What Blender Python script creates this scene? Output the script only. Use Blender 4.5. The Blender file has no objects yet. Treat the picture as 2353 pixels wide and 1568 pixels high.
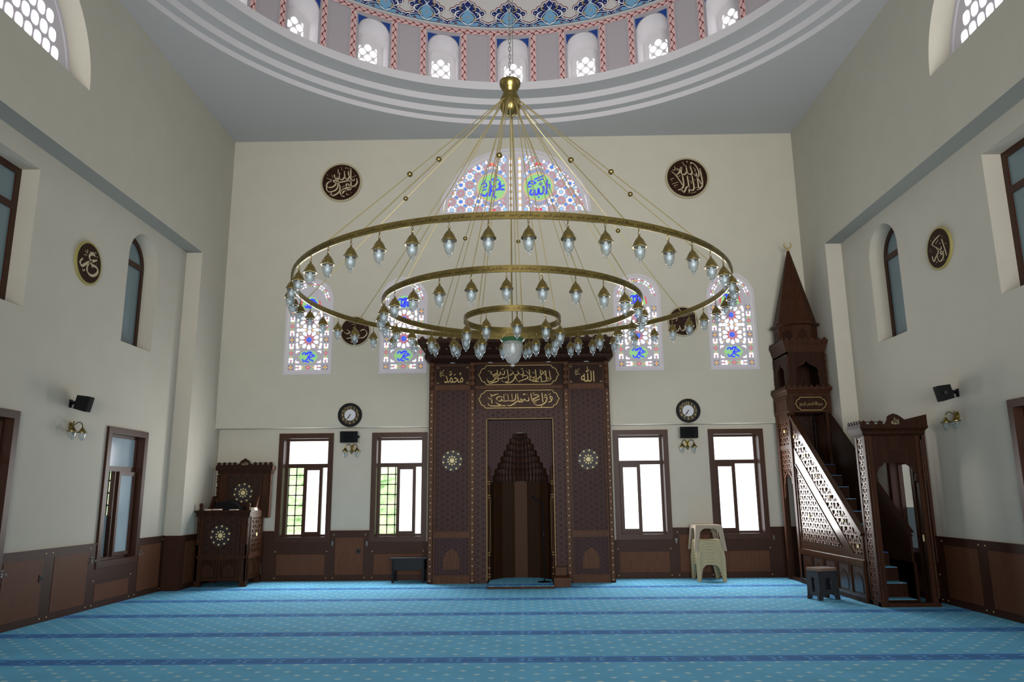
import bpy, math, random
from mathutils import Vector, Matrix
from mathutils.geometry import tessellate_polygon
random.seed(7)
PI = math.pi
sc = bpy.context.scene
COL = sc.collection
V3 = Vector

# ------------------------------------------------------------------ helpers
class Fr:
    """local frame: u right, v up, w out of the surface"""
    def __init__(s, o, u, v):
        s.o = V3(o); s.u = V3(u); s.v = V3(v); s.n = s.u.cross(s.v)
    def __call__(s, u, v, w=0.0):
        return s.o + s.u * u + s.v * v + s.n * w
FRONT = lambda y: Fr((0, y, 0), (1, 0, 0), (0, 0, 1))       # faces the camera (-Y)
LEFTW = lambda x: Fr((x, 0, 0), (0, 1, 0), (0, 0, 1))       # faces +X, u = Y
RIGHTW = lambda x: Fr((x, 0, 0), (0, -1, 0), (0, 0, 1))     # faces -X, u = -Y
class Cyl:
    """inside of a round wall: u = arc length from straight ahead (+Y), v = height, w = towards the axis"""
    def __init__(s, c, r): s.c = c; s.r = r
    def __call__(s, u, v, w=0.0):
        a = PI / 2 - u / s.r; r = s.r - w
        return V3((s.c[0] + r * math.cos(a), s.c[1] + r * math.sin(a), v))
class Dome:
    def __init__(s, c, r, z, sq): s.c = c; s.r = r; s.z = z; s.sq = sq
    def __call__(s, u, v, w=0.0):
        t = v / s.r; a = PI / 2 - u / s.r; R = s.r - w
        return V3((s.c[0] + R * math.cos(t) * math.cos(a), s.c[1] + R * math.cos(t) * math.sin(a), s.z + R * s.sq * math.sin(t)))

class MB:
    def __init__(s): s.v = []; s.f = []; s.m = []
    def add(s, vs, fs, mat=0):
        b = len(s.v); s.v += [tuple(p) for p in vs]
        for f in fs: s.f.append(tuple(b + i for i in f)); s.m.append(mat)
        return s
    def hexa(s, p, mat=0):   # p: 8 points, bottom 4 then top 4
        return s.add(p, [(0, 3, 2, 1), (4, 5, 6, 7), (0, 1, 5, 4), (1, 2, 6, 5), (2, 3, 7, 6), (3, 0, 4, 7)], mat)
    def box(s, x0, x1, y0, y1, z0, z1, mat=0):
        return s.hexa([(x0, y0, z0), (x1, y0, z0), (x1, y1, z0), (x0, y1, z0), (x0, y0, z1), (x1, y0, z1), (x1, y1, z1), (x0, y1, z1)], mat)
    def fbox(s, fr, u0, u1, v0, v1, w0, w1, mat=0):
        return s.hexa([fr(u0, v0, w1), fr(u1, v0, w1), fr(u1, v0, w0), fr(u0, v0, w0), fr(u0, v1, w1), fr(u1, v1, w1), fr(u1, v1, w0), fr(u0, v1, w0)], mat)
    def frame(s, fr, u0, u1, v0, v1, t, w0, w1, mat=0, tb=None):
        tb = t if tb is None else tb
        s.fbox(fr, u0, u0 + t, v0, v1, w0, w1, mat); s.fbox(fr, u1 - t, u1, v0, v1, w0, w1, mat)
        s.fbox(fr, u0 + t, u1 - t, v0, v0 + tb, w0, w1, mat); s.fbox(fr, u0 + t, u1 - t, v1 - t, v1, w0, w1, mat)
        return s
    def quad(s, a, b, c, d, mat=0): return s.add([a, b, c, d], [(0, 1, 2, 3)], mat)
    def poly(s, fr, outer, holes=(), w=0.0, depth=0.0, mat=0, smat=None, hole_depth=None):
        """flat polygon with holes; depth extrudes backwards"""
        loops = [list(outer)] + [list(h) for h in holes]
        flat = [p for l in loops for p in l]
        tris = tessellate_polygon([[V3((p[0], p[1], 0)) for p in l] for l in loops])
        fs = []
        for t in tris:
            a, b, c = (flat[i] for i in t)
            ar = (b[0] - a[0]) * (c[1] - a[1]) - (b[1] - a[1]) * (c[0] - a[0])
            fs.append(tuple(t) if ar > 0 else (t[0], t[2], t[1]))
        s.add([fr(p[0], p[1], w) for p in flat], fs, mat)
        if depth:
            s.add([fr(p[0], p[1], w - depth) for p in flat], [f[::-1] for f in fs], mat)
            for l in loops:
                n = len(l)
                s.add([fr(p[0], p[1], w) for p in l] + [fr(p[0], p[1], w - depth) for p in l],
                      [(i, i + n, (i + 1) % n + n, (i + 1) % n) for i in range(n)], mat if smat is None else smat)
        if hole_depth:
            for l in loops[1:]:
                n = len(l)
                s.add([fr(p[0], p[1], w) for p in l] + [fr(p[0], p[1], w - hole_depth) for p in l],
                      [(i, i + n, (i + 1) % n + n, (i + 1) % n) for i in range(n)], mat if smat is None else smat)
        return s
    def strip(s, fr, pts, width, w=0.0, mat=0, closed=False, th=0.0):
        """ribbon along a 2D polyline; width number or f(t)"""
        n = len(pts); L = []; R = []
        for i, p in enumerate(pts):
            a = pts[(i - 1) % n] if (closed or i > 0) else p
            b = pts[(i + 1) % n] if (closed or i < n - 1) else p
            dx, dy = b[0] - a[0], b[1] - a[1]; l = math.hypot(dx, dy) or 1
            h = (width(i / max(1, n - 1), dx / l, dy / l) if callable(width) else width) / 2
            L.append((p[0] - dy / l * h, p[1] + dx / l * h)); R.append((p[0] + dy / l * h, p[1] - dx / l * h))
        m = n if closed else n - 1
        s.add([fr(*p, w) for p in L] + [fr(*p, w) for p in R], [(i, i + n, (i + 1) % n + n, (i + 1) % n) for i in range(m)], mat)
        if th:
            b = len(s.v) - 2 * n
            s.add([fr(*p, w) for p in L] + [fr(*p, w - th) for p in L], [(i, (i + 1) % n, (i + 1) % n + n, i + n) for i in range(m)], mat)
            s.add([fr(*p, w) for p in R] + [fr(*p, w - th) for p in R], [(i, i + n, (i + 1) % n + n, (i + 1) % n) for i in range(m)], mat)
        return s
    def tube(s, pts, r, n=8, mat=0, closed=False):
        pts = [V3(p) for p in pts]; k = len(pts); rings = []
        up = V3((0, 0, 1)); prev = None
        for i, p in enumerate(pts):
            a = pts[(i - 1) % k] if (closed or i > 0) else p
            b = pts[(i + 1) % k] if (closed or i < k - 1) else p
            d = (b - a).normalized()
            if prev is None:
                x = d.cross(up)
                if x.length < 1e-3: x = d.cross(V3((1, 0, 0)))
            else: x = prev - d * prev.dot(d)
            x.normalize(); prev = x; y = d.cross(x)
            rr = r[i] if isinstance(r, (list, tuple)) else r
            rings.append([p + x * (rr * math.cos(2 * PI * j / n)) + y * (rr * math.sin(2 * PI * j / n)) for j in range(n)])
        vs = [q for g in rings for q in g]; fs = []
        for i in range(k if closed else k - 1):
            for j in range(n):
                fs.append((i * n + j, i * n + (j + 1) % n, ((i + 1) % k) * n + (j + 1) % n, ((i + 1) % k) * n + j))
        if not closed: fs += [tuple(range(n))[::-1], tuple((k - 1) * n + j for j in range(n))]
        return s.add(vs, fs, mat)
    def lathe(s, prof, n=16, c=(0, 0, 0), mat=0, a0=0.0, a1=2 * PI):
        """profile of (r, z) about a vertical axis through c"""
        full = abs(a1 - a0 - 2 * PI) < 1e-6; k = len(prof); m = n if full else n + 1
        vs = [(c[0] + r * math.cos(a0 + (a1 - a0) * j / n), c[1] + r * math.sin(a0 + (a1 - a0) * j / n), c[2] + z) for (r, z) in prof for j in range(m)]
        fs = [(i * m + j, i * m + (j + 1) % m, (i + 1) * m + (j + 1) % m, (i + 1) * m + j) for i in range(k - 1) for j in range(n)]
        return s.add(vs, fs, mat)
    def disc(s, fr, cu, cv, r, w=0.0, n=24, depth=0.0, mat=0, r2=None, a0=0.0):
        r2 = r if r2 is None else r2
        return s.poly(fr, [(cu + r * math.cos(a0 + 2 * PI * i / n), cv + r2 * math.sin(a0 + 2 * PI * i / n)) for i in range(n)], (), w, depth, mat)
    def build(s, name, mats, parent=None, smooth=False):
        me = bpy.data.meshes.new(name); me.from_pydata(s.v, [], s.f)
        if not isinstance(mats, (list, tuple)): mats = [mats]
        for m in mats: me.materials.append(m)
        me.polygons.foreach_set('material_index', s.m)
        if smooth: me.polygons.foreach_set('use_smooth', [True] * len(s.f))
        me.update()
        o = bpy.data.objects.new(name, me); COL.objects.link(o)
        if smooth:
            md = o.modifiers.new('edge', 'EDGE_SPLIT'); md.split_angle = math.radians(40)
        if parent: o.parent = parent; o.matrix_parent_inverse = PINV(parent)
        return o
def PINV(p):
    m = Matrix.Identity(4); q = p
    ch = []
    while q: ch.append(q); q = q.parent
    for q in reversed(ch): m = m @ (q.matrix_parent_inverse @ q.matrix_basis if q.parent else q.matrix_basis)
    return m.inverted()
def tag(o, label, cat=None, group=None, kind=None):
    o['label'] = label
    if cat: o['category'] = cat
    if group: o['group'] = group
    if kind: o['kind'] = kind
    return o
def thing(name, label, cat, loc=(0, 0, 0), group=None):
    o = bpy.data.objects.new(name, None); COL.objects.link(o); o.location = loc; o.empty_display_size = .1
    return tag(o, label, cat, group)
def struct(o, label=None):
    o['kind'] = 'structure'
    if label: o['label'] = label
    return o
def kids(o): return [c for c in o.children]
def copy_tree(o, parent=None):
    c = o.copy(); COL.objects.link(c)
    if parent: c.parent = parent
    for ch in kids(o): copy_tree(ch, c)
    return c
def arch(cx, hw, z0, zs, n=20, rise=None):
    rise = hw if rise is None else rise
    return [(cx - hw, z0), (cx + hw, z0)] + [(cx + hw * math.cos(PI * i / n), zs + rise * math.sin(PI * i / n)) for i in range(n + 1)]
def spline(pts, sub=5):
    out = []; n = len(pts)
    if n < 3: return list(pts)
    for i in range(n - 1):
        p0 = pts[max(i - 1, 0)]; p1 = pts[i]; p2 = pts[i + 1]; p3 = pts[min(i + 2, n - 1)]
        for k in range(sub):
            t = k / sub
            out.append(tuple(.5 * ((2 * p1[d]) + (-p0[d] + p2[d]) * t + (2 * p0[d] - 5 * p1[d] + 4 * p2[d] - p3[d]) * t * t + (-p0[d] + 3 * p1[d] - 3 * p2[d] + p3[d]) * t ** 3) for d in range(len(p1))))
    out.append(pts[-1]); return out

# ------------------------------------------------------------------ node expressions
class X:
    def __init__(s, t, k): s.t = t; s.k = k
    def _op(s, op, *o):
        n = s.t.nodes.new('ShaderNodeMath'); n.operation = op
        for i, a in enumerate((s,) + o):
            if isinstance(a, X): s.t.links.new(a.k, n.inputs[i])
            else: n.inputs[i].default_value = a
        return X(s.t, n.outputs[0])
    def __add__(s, o): return s._op('ADD', o)
    def __sub__(s, o): return s._op('SUBTRACT', o)
    def __mul__(s, o): return s._op('MULTIPLY', o)
    def __truediv__(s, o): return s._op('DIVIDE', o)
    def frac(s): return s._op('FRACT')
    def abs(s): return s._op('ABSOLUTE')
    def lt(s, o): return s._op('LESS_THAN', o)
    def gt(s, o): return s._op('GREATER_THAN', o)
    def max(s, o): return s._op('MAXIMUM', o)
    def min(s, o): return s._op('MINIMUM', o)
    def floor(s): return s._op('FLOOR')
    def mod2(s): return s._op('FLOORED_MODULO', 2.0)
def lin(c):
    f = lambda x: x / 12.92 if x <= .04045 else ((x + .055) / 1.055) ** 2.4
    if isinstance(c, str): c = tuple(int(c[i:i + 2], 16) / 255 for i in (0, 2, 4))
    return tuple(f(x) for x in c) + (1,)
def mat(name, col, rough=.6, metal=0.0, spec=.3, noise=0.0, nscale=20.0, stretch=None, bump=0.0, emis=None, estr=0.0):
    m = bpy.data.materials.new(name); m.use_nodes = True; t = m.node_tree; b = t.nodes['Principled BSDF']
    b.inputs['Base Color'].default_value = lin(col); b.inputs['Roughness'].default_value = rough
    b.inputs['Metallic'].default_value = metal; b.inputs['Specular IOR Level'].default_value = spec
    g = t.nodes.new('ShaderNodeNewGeometry')
    nz = t.nodes.new('ShaderNodeTexNoise'); nz.inputs['Scale'].default_value = nscale; nz.inputs['Detail'].default_value = 4
    mp = t.nodes.new('ShaderNodeMapping'); mp.inputs['Scale'].default_value = stretch or (1, 1, 1)
    t.links.new(g.outputs['Position'], mp.inputs[0]); t.links.new(mp.outputs[0], nz.inputs['Vector'])
    if noise:
        mx = t.nodes.new('ShaderNodeMix'); mx.data_type = 'RGBA'; mx.blend_type = 'MULTIPLY'; mx.inputs[0].default_value = 1
        rp = t.nodes.new('ShaderNodeMapRange'); rp.inputs[1].default_value = .3; rp.inputs[2].default_value = .7
        rp.inputs[3].default_value = 1 - noise; rp.inputs[4].default_value = 1 + noise * .5
        t.links.new(nz.outputs['Fac'], rp.inputs[0]); mx.inputs[6].default_value = lin(col); t.links.new(rp.outputs[0], mx.inputs[7])
        t.links.new(mx.outputs[2], b.inputs['Base Color'])
    if bump:
        bp = t.nodes.new('ShaderNodeBump'); bp.inputs['Strength'].default_value = bump; bp.inputs['Distance'].default_value = .01
        t.links.new(nz.outputs['Fac'], bp.inputs['Height']); t.links.new(bp.outputs[0], b.inputs['Normal'])
    if emis:
        b.inputs['Emission Color'].default_value = lin(emis); b.inputs['Emission Strength'].default_value = estr
    return m
def pos(t):
    g = t.nodes.new('ShaderNodeNewGeometry'); sp = t.nodes.new('ShaderNodeSeparateXYZ'); t.links.new(g.outputs['Position'], sp.inputs[0])
    return [X(t, sp.outputs[i]) for i in range(3)]
def mixc(t, fac, a, b):
    mx = t.nodes.new('ShaderNodeMix'); mx.data_type = 'RGBA'; t.links.new(fac.k, mx.inputs[0])
    for i, c in ((6, a), (7, b)):
        if isinstance(c, tuple): mx.inputs[i].default_value = c
        else: t.links.new(c, mx.inputs[i])
    return mx.outputs[2]
def girih(name, base, line, period=.14, width=.10, rough=.45, axes=(0, 2), studs=None):
    """interlaced six-point star line pattern on wood"""
    m = mat(name, base, .55, noise=.25, nscale=6, spec=.15); t = m.node_tree; b = t.nodes['Principled BSDF']
    P = pos(t); u, v = P[axes[0]], P[axes[1]]
    f = None
    for a in (0, 60, 120):
        d = (u * math.cos(math.radians(a)) + v * math.sin(math.radians(a))) / period
        l = ((d + 50.25).frac() - .5).abs().lt(width)
        f = l if f is None else f.max(l)
    src = b.inputs['Base Color'].links[0].from_socket
    c = mixc(t, f, src, lin(line)); t.links.new(c, b.inputs['Base Color'])
    return m

M = {}
M['wall'] = mat('cream_plaster', (.74, .725, .668), .9, noise=.03, nscale=3, bump=.03)
M['wall_low'] = mat('pale_plaster', (.745, .725, .672), .9, noise=.03, nscale=3, bump=.03)
M['soffit'] = mat('grey_paint', (.70, .70, .70), .9)
M['beam_shade'] = mat('shaded_beam_soffit', (.56, .57, .55), .9)  # darker grey paints in the shade under the overhanging side walls
M['white'] = mat('white_paint', (.80, .79, .80), .85)
M['drum'] = mat('drum_plaster', (.66, .635, .655), .9)
M['dome'] = mat('dome_plaster', (.76, .75, .74), .9)
M['wood'] = mat('dark_walnut', '3b2112', .48, noise=.35, nscale=5, stretch=(6, 6, .6), spec=.16)
M['wood_d'] = mat('darker_walnut', '2e190e', .5, noise=.35, nscale=5, stretch=(6, 6, .6), spec=.12)
M['frame'] = mat('brown_frame', '402519', .4, noise=.2, nscale=8, stretch=(4, 4, .5), spec=.25)
M['panel'] = mat('brown_veneer', '5e3b28', .55, noise=.18, nscale=14, stretch=(6, 6, .4), spec=.15)
M['dado'] = mat('dado_board', '3c2317', .5, noise=.15, nscale=10, stretch=(5, 5, .5), spec=.18)
M['girih'] = girih('carved_star_wood', '32201d', '422b28', .085, .11)
M['girih_f'] = girih('fine_star_wood', '321f20', '402a2a', .06, .1)
M['girih_k'] = girih('carved_star_lectern', '2c1b13', '362219', .10, .08)
M['border'] = girih('border_wood', '352321', '48322d', .085, .13)
M['gold'] = mat('gold_letter', 'ad9660', .45, .25)
M['cream'] = mat('bone_inlay', 'd8c890', .5)
M['brass'] = mat('brushed_brass', '8a7a49', .3, .85, noise=.15, nscale=40)
M['brass_d'] = mat('dark_brass', '3a3320', .5, .5)  # dark brass for the lettering on the inner ring faces
M['steel'] = mat('steel_chain', 'b5b5b0', .3, .9)
M['black'] = mat('black_plastic', '0c0d10', .5, spec=.15)
M['blackc'] = mat('black_cloth', '0b0b0d', .95)
M['navy'] = mat('dark_table', '13171c', .5, spec=.2)
M['ink'] = mat('engraved_ink', '120e07', .8, spec=.05)
M['rodm'] = mat('satin_brass_rod', 'a3966a', .35, .35)
M['stool'] = mat('beige_plastic', 'a59a78', .4, noise=.06)
M['stool2'] = mat('greyish_plastic', '9c8f7c', .4, noise=.06)
M['stoolb'] = mat('anthracite_plastic', '2d2f33', .5)
M['stoolt'] = mat('brown_seat', '6b5548', .6)
M['paper'] = mat('paper', 'd9d2c0', .8)
M['redbook'] = mat('red_cover', '7c2f24', .6)
M['dial'] = mat('silver_dial', 'c8c8ce', .4)
M['green'] = mat('green_rim', '355a38', .3, .3)
M['pink'] = mat('pink_band', 'd3b0ae', .85)
M['darkred'] = mat('dark_red_paint', '6e1f24', .8)
M['blue'] = mat('royal_blue_paint', '1d3f86', .8)
M['navyp'] = mat('navy_paint', '1b2a66', .8)
M['sky'] = mat('light_blue_paint', '6f9fc0', .8)
M['ochre'] = mat('ochre_paint', 'a89560', .8)
M['offw'] = mat('off_white_paint', 'd5d6d8', .8)
M['greyline'] = mat('grey_line', '9a98a0', .8)
M['iron'] = mat('black_iron', '17140f', .6)
M['tracery'] = mat('gypsum_tracery', (.74, .72, .75), .8, emis=(.75, .74, .74), estr=.12)  # slight glow added in place of daylight seeping through the gypsum
M['socket'] = mat('brown_socket', '2a1c15', .4)
def glow(name, col, s):
    return mat(name, col, .3, emis=col, estr=s)
M['g_white'] = glow('lit_white_glass', 'f4f5ff', 1.5)
M['g_hole'] = glow('lit_opal_glass', 'fdfcff', 1.9)
M['g_dome'] = glow('lit_dome_glass', 'fdfcff', 3.2)
M['g_frost'] = glow('frosted_daylight_glass', 'fafbff', 2.2)
M['g_blue'] = glow('blue_glass', '4652d6', .7)
M['g_lblue'] = glow('pale_blue_glass', '86b4f5', .8)
M['g_mblue'] = glow('mid_blue_glass', '3f78dc', .7)
M['g_green'] = glow('green_glass', '93cc86', .45)
M['g_red'] = glow('red_glass', 'd84058', .6)
M['g_pink'] = glow('pink_glass', 'c05a78', .55)
M['g_yel'] = glow('amber_glass', 'f0b850', .8)
M['g_side'] = mat('dim_frosted_glass', '72868c', .28, spec=.6, noise=.06, nscale=1.2)
M['g_pane'] = mat('shaded_pane', '8ea0aa', .15, spec=.5, noise=.2, nscale=1.5, emis='8ea0aa', estr=.12)
def clear(name, tint, gl=.12):
    m = bpy.data.materials.new(name); m.use_nodes = True; t = m.node_tree
    for n in list(t.nodes): t.nodes.remove(n)
    o = t.nodes.new('ShaderNodeOutputMaterial'); tr = t.nodes.new('ShaderNodeBsdfTransparent'); tr.inputs[0].default_value = tint + (1,)
    g = t.nodes.new('ShaderNodeBsdfGlossy'); g.inputs['Roughness'].default_value = .05
    lw = t.nodes.new('ShaderNodeLayerWeight'); lw.inputs[0].default_value = gl
    mx = t.nodes.new('ShaderNodeMixShader'); t.links.new(lw.outputs['Facing'], mx.inputs[0]); t.links.new(tr.outputs[0], mx.inputs[1]); t.links.new(g.outputs[0], mx.inputs[2])
    t.links.new(mx.outputs[0], o.inputs[0]); return m
def milky(name, col, dif):
    m = clear(name, (.90, .93, .94), .35); t = m.node_tree; o = [n for n in t.nodes if n.type == 'OUTPUT_MATERIAL'][0]; src = o.inputs[0].links[0].from_socket
    d = t.nodes.new('ShaderNodeBsdfDiffuse'); d.inputs[0].default_value = lin(col); tl = t.nodes.new('ShaderNodeBsdfTranslucent'); tl.inputs[0].default_value = lin(col)
    a = t.nodes.new('ShaderNodeMixShader'); t.links.new(d.outputs[0], a.inputs[1]); t.links.new(tl.outputs[0], a.inputs[2])
    x = t.nodes.new('ShaderNodeMixShader'); x.inputs[0].default_value = dif; t.links.new(src, x.inputs[1]); t.links.new(a.outputs[0], x.inputs[2]); t.links.new(x.outputs[0], o.inputs[0]); return m
M['clear'] = milky('clear_glass', 'd4dee2', .11)
M['pane'] = clear('window_glass', (.96, .97, .97), .08)
def frosted(name, col, tr):
    m = bpy.data.materials.new(name); m.use_nodes = True; t = m.node_tree; b = t.nodes['Principled BSDF']
    b.inputs['Base Color'].default_value = lin(col); b.inputs['Roughness'].default_value = .25
    o = t.nodes['Material Output']; q = t.nodes.new('ShaderNodeBsdfTransparent'); mx = t.nodes.new('ShaderNodeMixShader')
    mx.inputs[0].default_value = tr; t.links.new(b.outputs[0], mx.inputs[1]); t.links.new(q.outputs[0], mx.inputs[2]); t.links.new(mx.outputs[0], o.inputs[0]); return m
M['frost'] = frosted('frosted_lamp_glass', 'a9aeac', .62)
M['bulb'] = frosted('opal_bulb', 'b4c0c6', .2)

# carpet: prayer rows, medallion stripes and pale lozenges
def carpet():
    m = mat('blue_prayer_carpet', '6dbae2', .95, spec=.1, noise=.10, nscale=2.2, bump=.0); t = m.node_tree; b = t.nodes['Principled BSDF']
    x, y, z = pos(t); S = 1.2855
    row = (y / (S / 10)).floor(); yy = ((y / (S / 10)).frac() - .5) * (S / 10)
    xx = ((x / .24 + row.mod2() * .5 + 40.0).frac() - .5) * .24
    dot = (xx.abs() / .034 + yy.abs() / .026).lt(1.0)
    d = (((y - 6.899) / S + 20.5).frac() - .5) * S
    band = d.abs().lt(.118)
    q = ((x / .31 + 40.0).frac() - .5).abs()            # 0 at knot, .5 between
    edge = (d.abs() - .1).abs().lt(.012)
    l1 = d.abs().lt(.012 ).min(q.gt(.12)); l2 = (d.abs() - .045).abs().lt(.009).min(q.gt(.2)); l3 = (d.abs() - .03).abs().lt(.013).min(q.lt(.06))
    l4 = (d.abs() - .072).abs().lt(.008)
    nav = l1.max(l2).max(l3)
    src = b.inputs['Base Color'].links[0].from_socket
    c = mixc(t, dot, src, lin('b9dde6')); c = mixc(t, band, c, lin('62a3da'))
    c = mixc(t, edge.max(l4), c, lin('3b74c4')); c = mixc(t, nav.min(band), c, lin('1d3f80'))
    t.links.new(c, b.inputs['Base Color'])
    nz = t.nodes.new('ShaderNodeTexNoise'); nz.inputs['Scale'].default_value = 220
    bp = t.nodes.new('ShaderNodeBump'); bp.inputs['Strength'].default_value = .25; bp.inputs['Distance'].default_value = .01
    t.links.new(nz.outputs['Fac'], bp.inputs['Height']); t.links.new(bp.outputs[0], b.inputs['Normal'])
    return m
M['carpet'] = carpet()
def hill():
    m = mat('grassy_slope', '7fa352', .9); t = m.node_tree; b = t.nodes['Principled BSDF']
    g = t.nodes.new('ShaderNodeNewGeometry'); nz = t.nodes.new('ShaderNodeTexNoise'); nz.inputs['Scale'].default_value = 2.6; nz.inputs['Detail'].default_value = 12; nz.inputs['Roughness'].default_value = .75
    t.links.new(g.outputs['Position'], nz.inputs['Vector'])
    r = t.nodes.new('ShaderNodeValToRGB'); e = r.color_ramp.elements
    e[0].position = .38; e[0].color = lin('6f9a58'); e[1].position = .62; e[1].color = lin('e6d0c2')
    k = e.new(.46); k.color = lin('b4cf98'); k = e.new(.54); k.color = lin('d5dcb4')
    t.links.new(nz.outputs['Fac'], r.inputs[0]); t.links.new(r.outputs[0], b.inputs['Base Color'])
    t.links.new(r.outputs[0], b.inputs['Emission Color']); b.inputs['Emission Strength'].default_value = .5  # slope is paled and glows by itself to look overexposed
    return m
M['hill'] = hill()

# ------------------------------------------------------------------ Arabic lettering
AF = {  # letter: isolated, final, initial, medial
 'ا': (0xFE8D, 0xFE8E, 0, 0), 'ب': (0xFE8F, 0xFE90, 0xFE91, 0xFE92), 'ج': (0xFE9D, 0xFE9E, 0xFE9F, 0xFEA0), 'ح': (0xFEA1, 0xFEA2, 0xFEA3, 0xFEA4),
 'د': (0xFEA9, 0xFEAA, 0, 0), 'ر': (0xFEAD, 0xFEAE, 0, 0), 'س': (0xFEB1, 0xFEB2, 0xFEB3, 0xFEB4), 'ش': (0xFEB5, 0xFEB6, 0xFEB7, 0xFEB8),
 'ط': (0xFEC1, 0xFEC2, 0xFEC3, 0xFEC4), 'ف': (0xFED1, 0xFED2, 0xFED3, 0xFED4), 'ك': (0xFED9, 0xFEDA, 0xFEDB, 0xFEDC), 'ل': (0xFEDD, 0xFEDE, 0xFEDF, 0xFEE0),
 'م': (0xFEE1, 0xFEE2, 0xFEE3, 0xFEE4), 'ن': (0xFEE5, 0xFEE6, 0xFEE7, 0xFEE8), 'ه': (0xFEE9, 0xFEEA, 0xFEEB, 0xFEEC), 'و': (0xFEED, 0xFEEE, 0, 0),
 'ي': (0xFEF1, 0xFEF2, 0xFEF3, 0xFEF4)}
def shape(word):
    if word == 'الله': return '\uFDF2'
    out = []; i = 0; join = False
    while i < len(word):
        ch = word[i]
        if ch == 'ل' and i + 1 < len(word) and word[i + 1] == 'ا':
            out.append(chr(0xFEFC if join else 0xFEFB)); i += 2; join = False; continue
        f = AF[ch]; nxt = i + 1 < len(word) and f[2]
        out.append(chr(f[3] if (join and nxt) else f[2] if nxt else f[1] if join else f[0])); join = bool(nxt); i += 1
    return ''.join(reversed(out))
def arabic(s): return ' '.join(shape(w) for w in reversed(s.split()))
_tc = {}
def text_geo(body):
    """flat outline mesh of a text, normalised to its own bounding box"""
    if body in _tc: return _tc[body]
    cu = bpy.data.curves.new('t', 'FONT'); cu.body = body; cu.size = 1; cu.resolution_u = 3
    o = bpy.data.objects.new('t', cu); COL.objects.link(o)
    dg = bpy.context.evaluated_depsgraph_get(); dg.update()
    me = bpy.data.meshes.new_from_object(o.evaluated_get(dg), depsgraph=dg)
    vs = [v.co.copy() for v in me.vertices]; fs = [tuple(p.vertices) for p in me.polygons]
    nm = [p.normal.z for p in me.polygons]; fs = [f if n > 0 else f[::-1] for f, n in zip(fs, nm)]
    bpy.data.objects.remove(o); bpy.data.curves.remove(cu); bpy.data.meshes.remove(me)
    if not vs: vs = [V3((0, 0, 0)), V3((1, 0, 0)), V3((0, 1, 0))]
    x0 = min(v.x for v in vs); x1 = max(v.x for v in vs); y0 = min(v.y for v in vs); y1 = max(v.y for v in vs)
    r = ([((v.x - x0) / (x1 - x0), (v.y - y0) / (y1 - y0)) for v in vs], fs, (x1 - x0) / max(1e-6, y1 - y0)); _tc[body] = r; return r
def put_text(mb, fr, body, u0, u1, v0, v1, w=.003, mat=0, keep=False):
    vs, fs, asp = text_geo(body)
    if keep:
        W, H = u1 - u0, v1 - v0
        if W / H > asp: c = (u0 + u1) / 2; u0, u1 = c - H * asp / 2, c + H * asp / 2
        else: c = (v0 + v1) / 2; v0, v1 = c - W / asp / 2, c + W / asp / 2
    mb.add([fr(u0 + (u1 - u0) * a, v0 + (v1 - v0) * b, w) for a, b in vs], fs, mat)
def nib(wd):
    return lambda t, dx, dy: wd * (.42 + .75 * abs(dx * .64 + dy * .77)) * (1 if .08 < t < .92 else .6)
def strokes(mb, fr, lst, f, wd, w=.004, mat=0):
    for s in lst:
        mb.strip(fr, spline([f(*p) for p in s], 5), nib(wd), w, mat, th=.004)

# ------------------------------------------------------------------ room dimensions
W, W2, D, D2 = 5.2335, 5.5, 13.0, 13.2
ZC, ZB, ZB2, PY = 8.0, 5.47, 2.584, 11.975
DC = (.05, 7.354); RD = 4.78
YB = -4.0
BW = [(-4.15, -3.19), (-2.51, -1.535), (1.72, 2.68), (3.385, 4.34)]     # back windows
BZ = (.635, 2.50)
SA = [-3.665, -1.965, 2.215, 3.89]; SAW = .425; SAZ = (3.525, 4.87)      # stained arches
LUN = (.06, 1.40, 6.50, 1.285)

# floor
struct(MB().quad((-W2, YB, 0), (W2, YB, 0), (W2, D2, 0), (-W2, D2, 0)).build('floor', M['carpet']), 'blue prayer carpet with dark striped rows and pale lozenges')
# back wall: projecting upper part and recessed lower part, both solid
F = FRONT(D); F2 = FRONT(D2)
holes = [arch(c, SAW, SAZ[0], SAZ[1]) for c in SA] + [arch(LUN[0], LUN[1], LUN[2], LUN[2], 36, LUN[3])]
b = MB(); b.poly(F, [(-W, ZB2), (W, ZB2), (W, ZC), (-W, ZC)], holes, 0, .30)
struct(b.build('wall_back', M['wall']), 'cream upper back wall with stained glass above the prayer niche')
b = MB(); b.poly(F2, [(-W, 0), (W, 0), (W, ZB2), (-W, ZB2)], [[(x0 + .06, BZ[0] + .06), (x1 - .06, BZ[0] + .06), (x1 - .06, BZ[1] - .06), (x0 + .06, BZ[1] - .06)] for x0, x1 in BW], 0, .26)
struct(b.build('wall_back_lower', M['wall_low']), 'recessed lower back wall with four brown windows')
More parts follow.
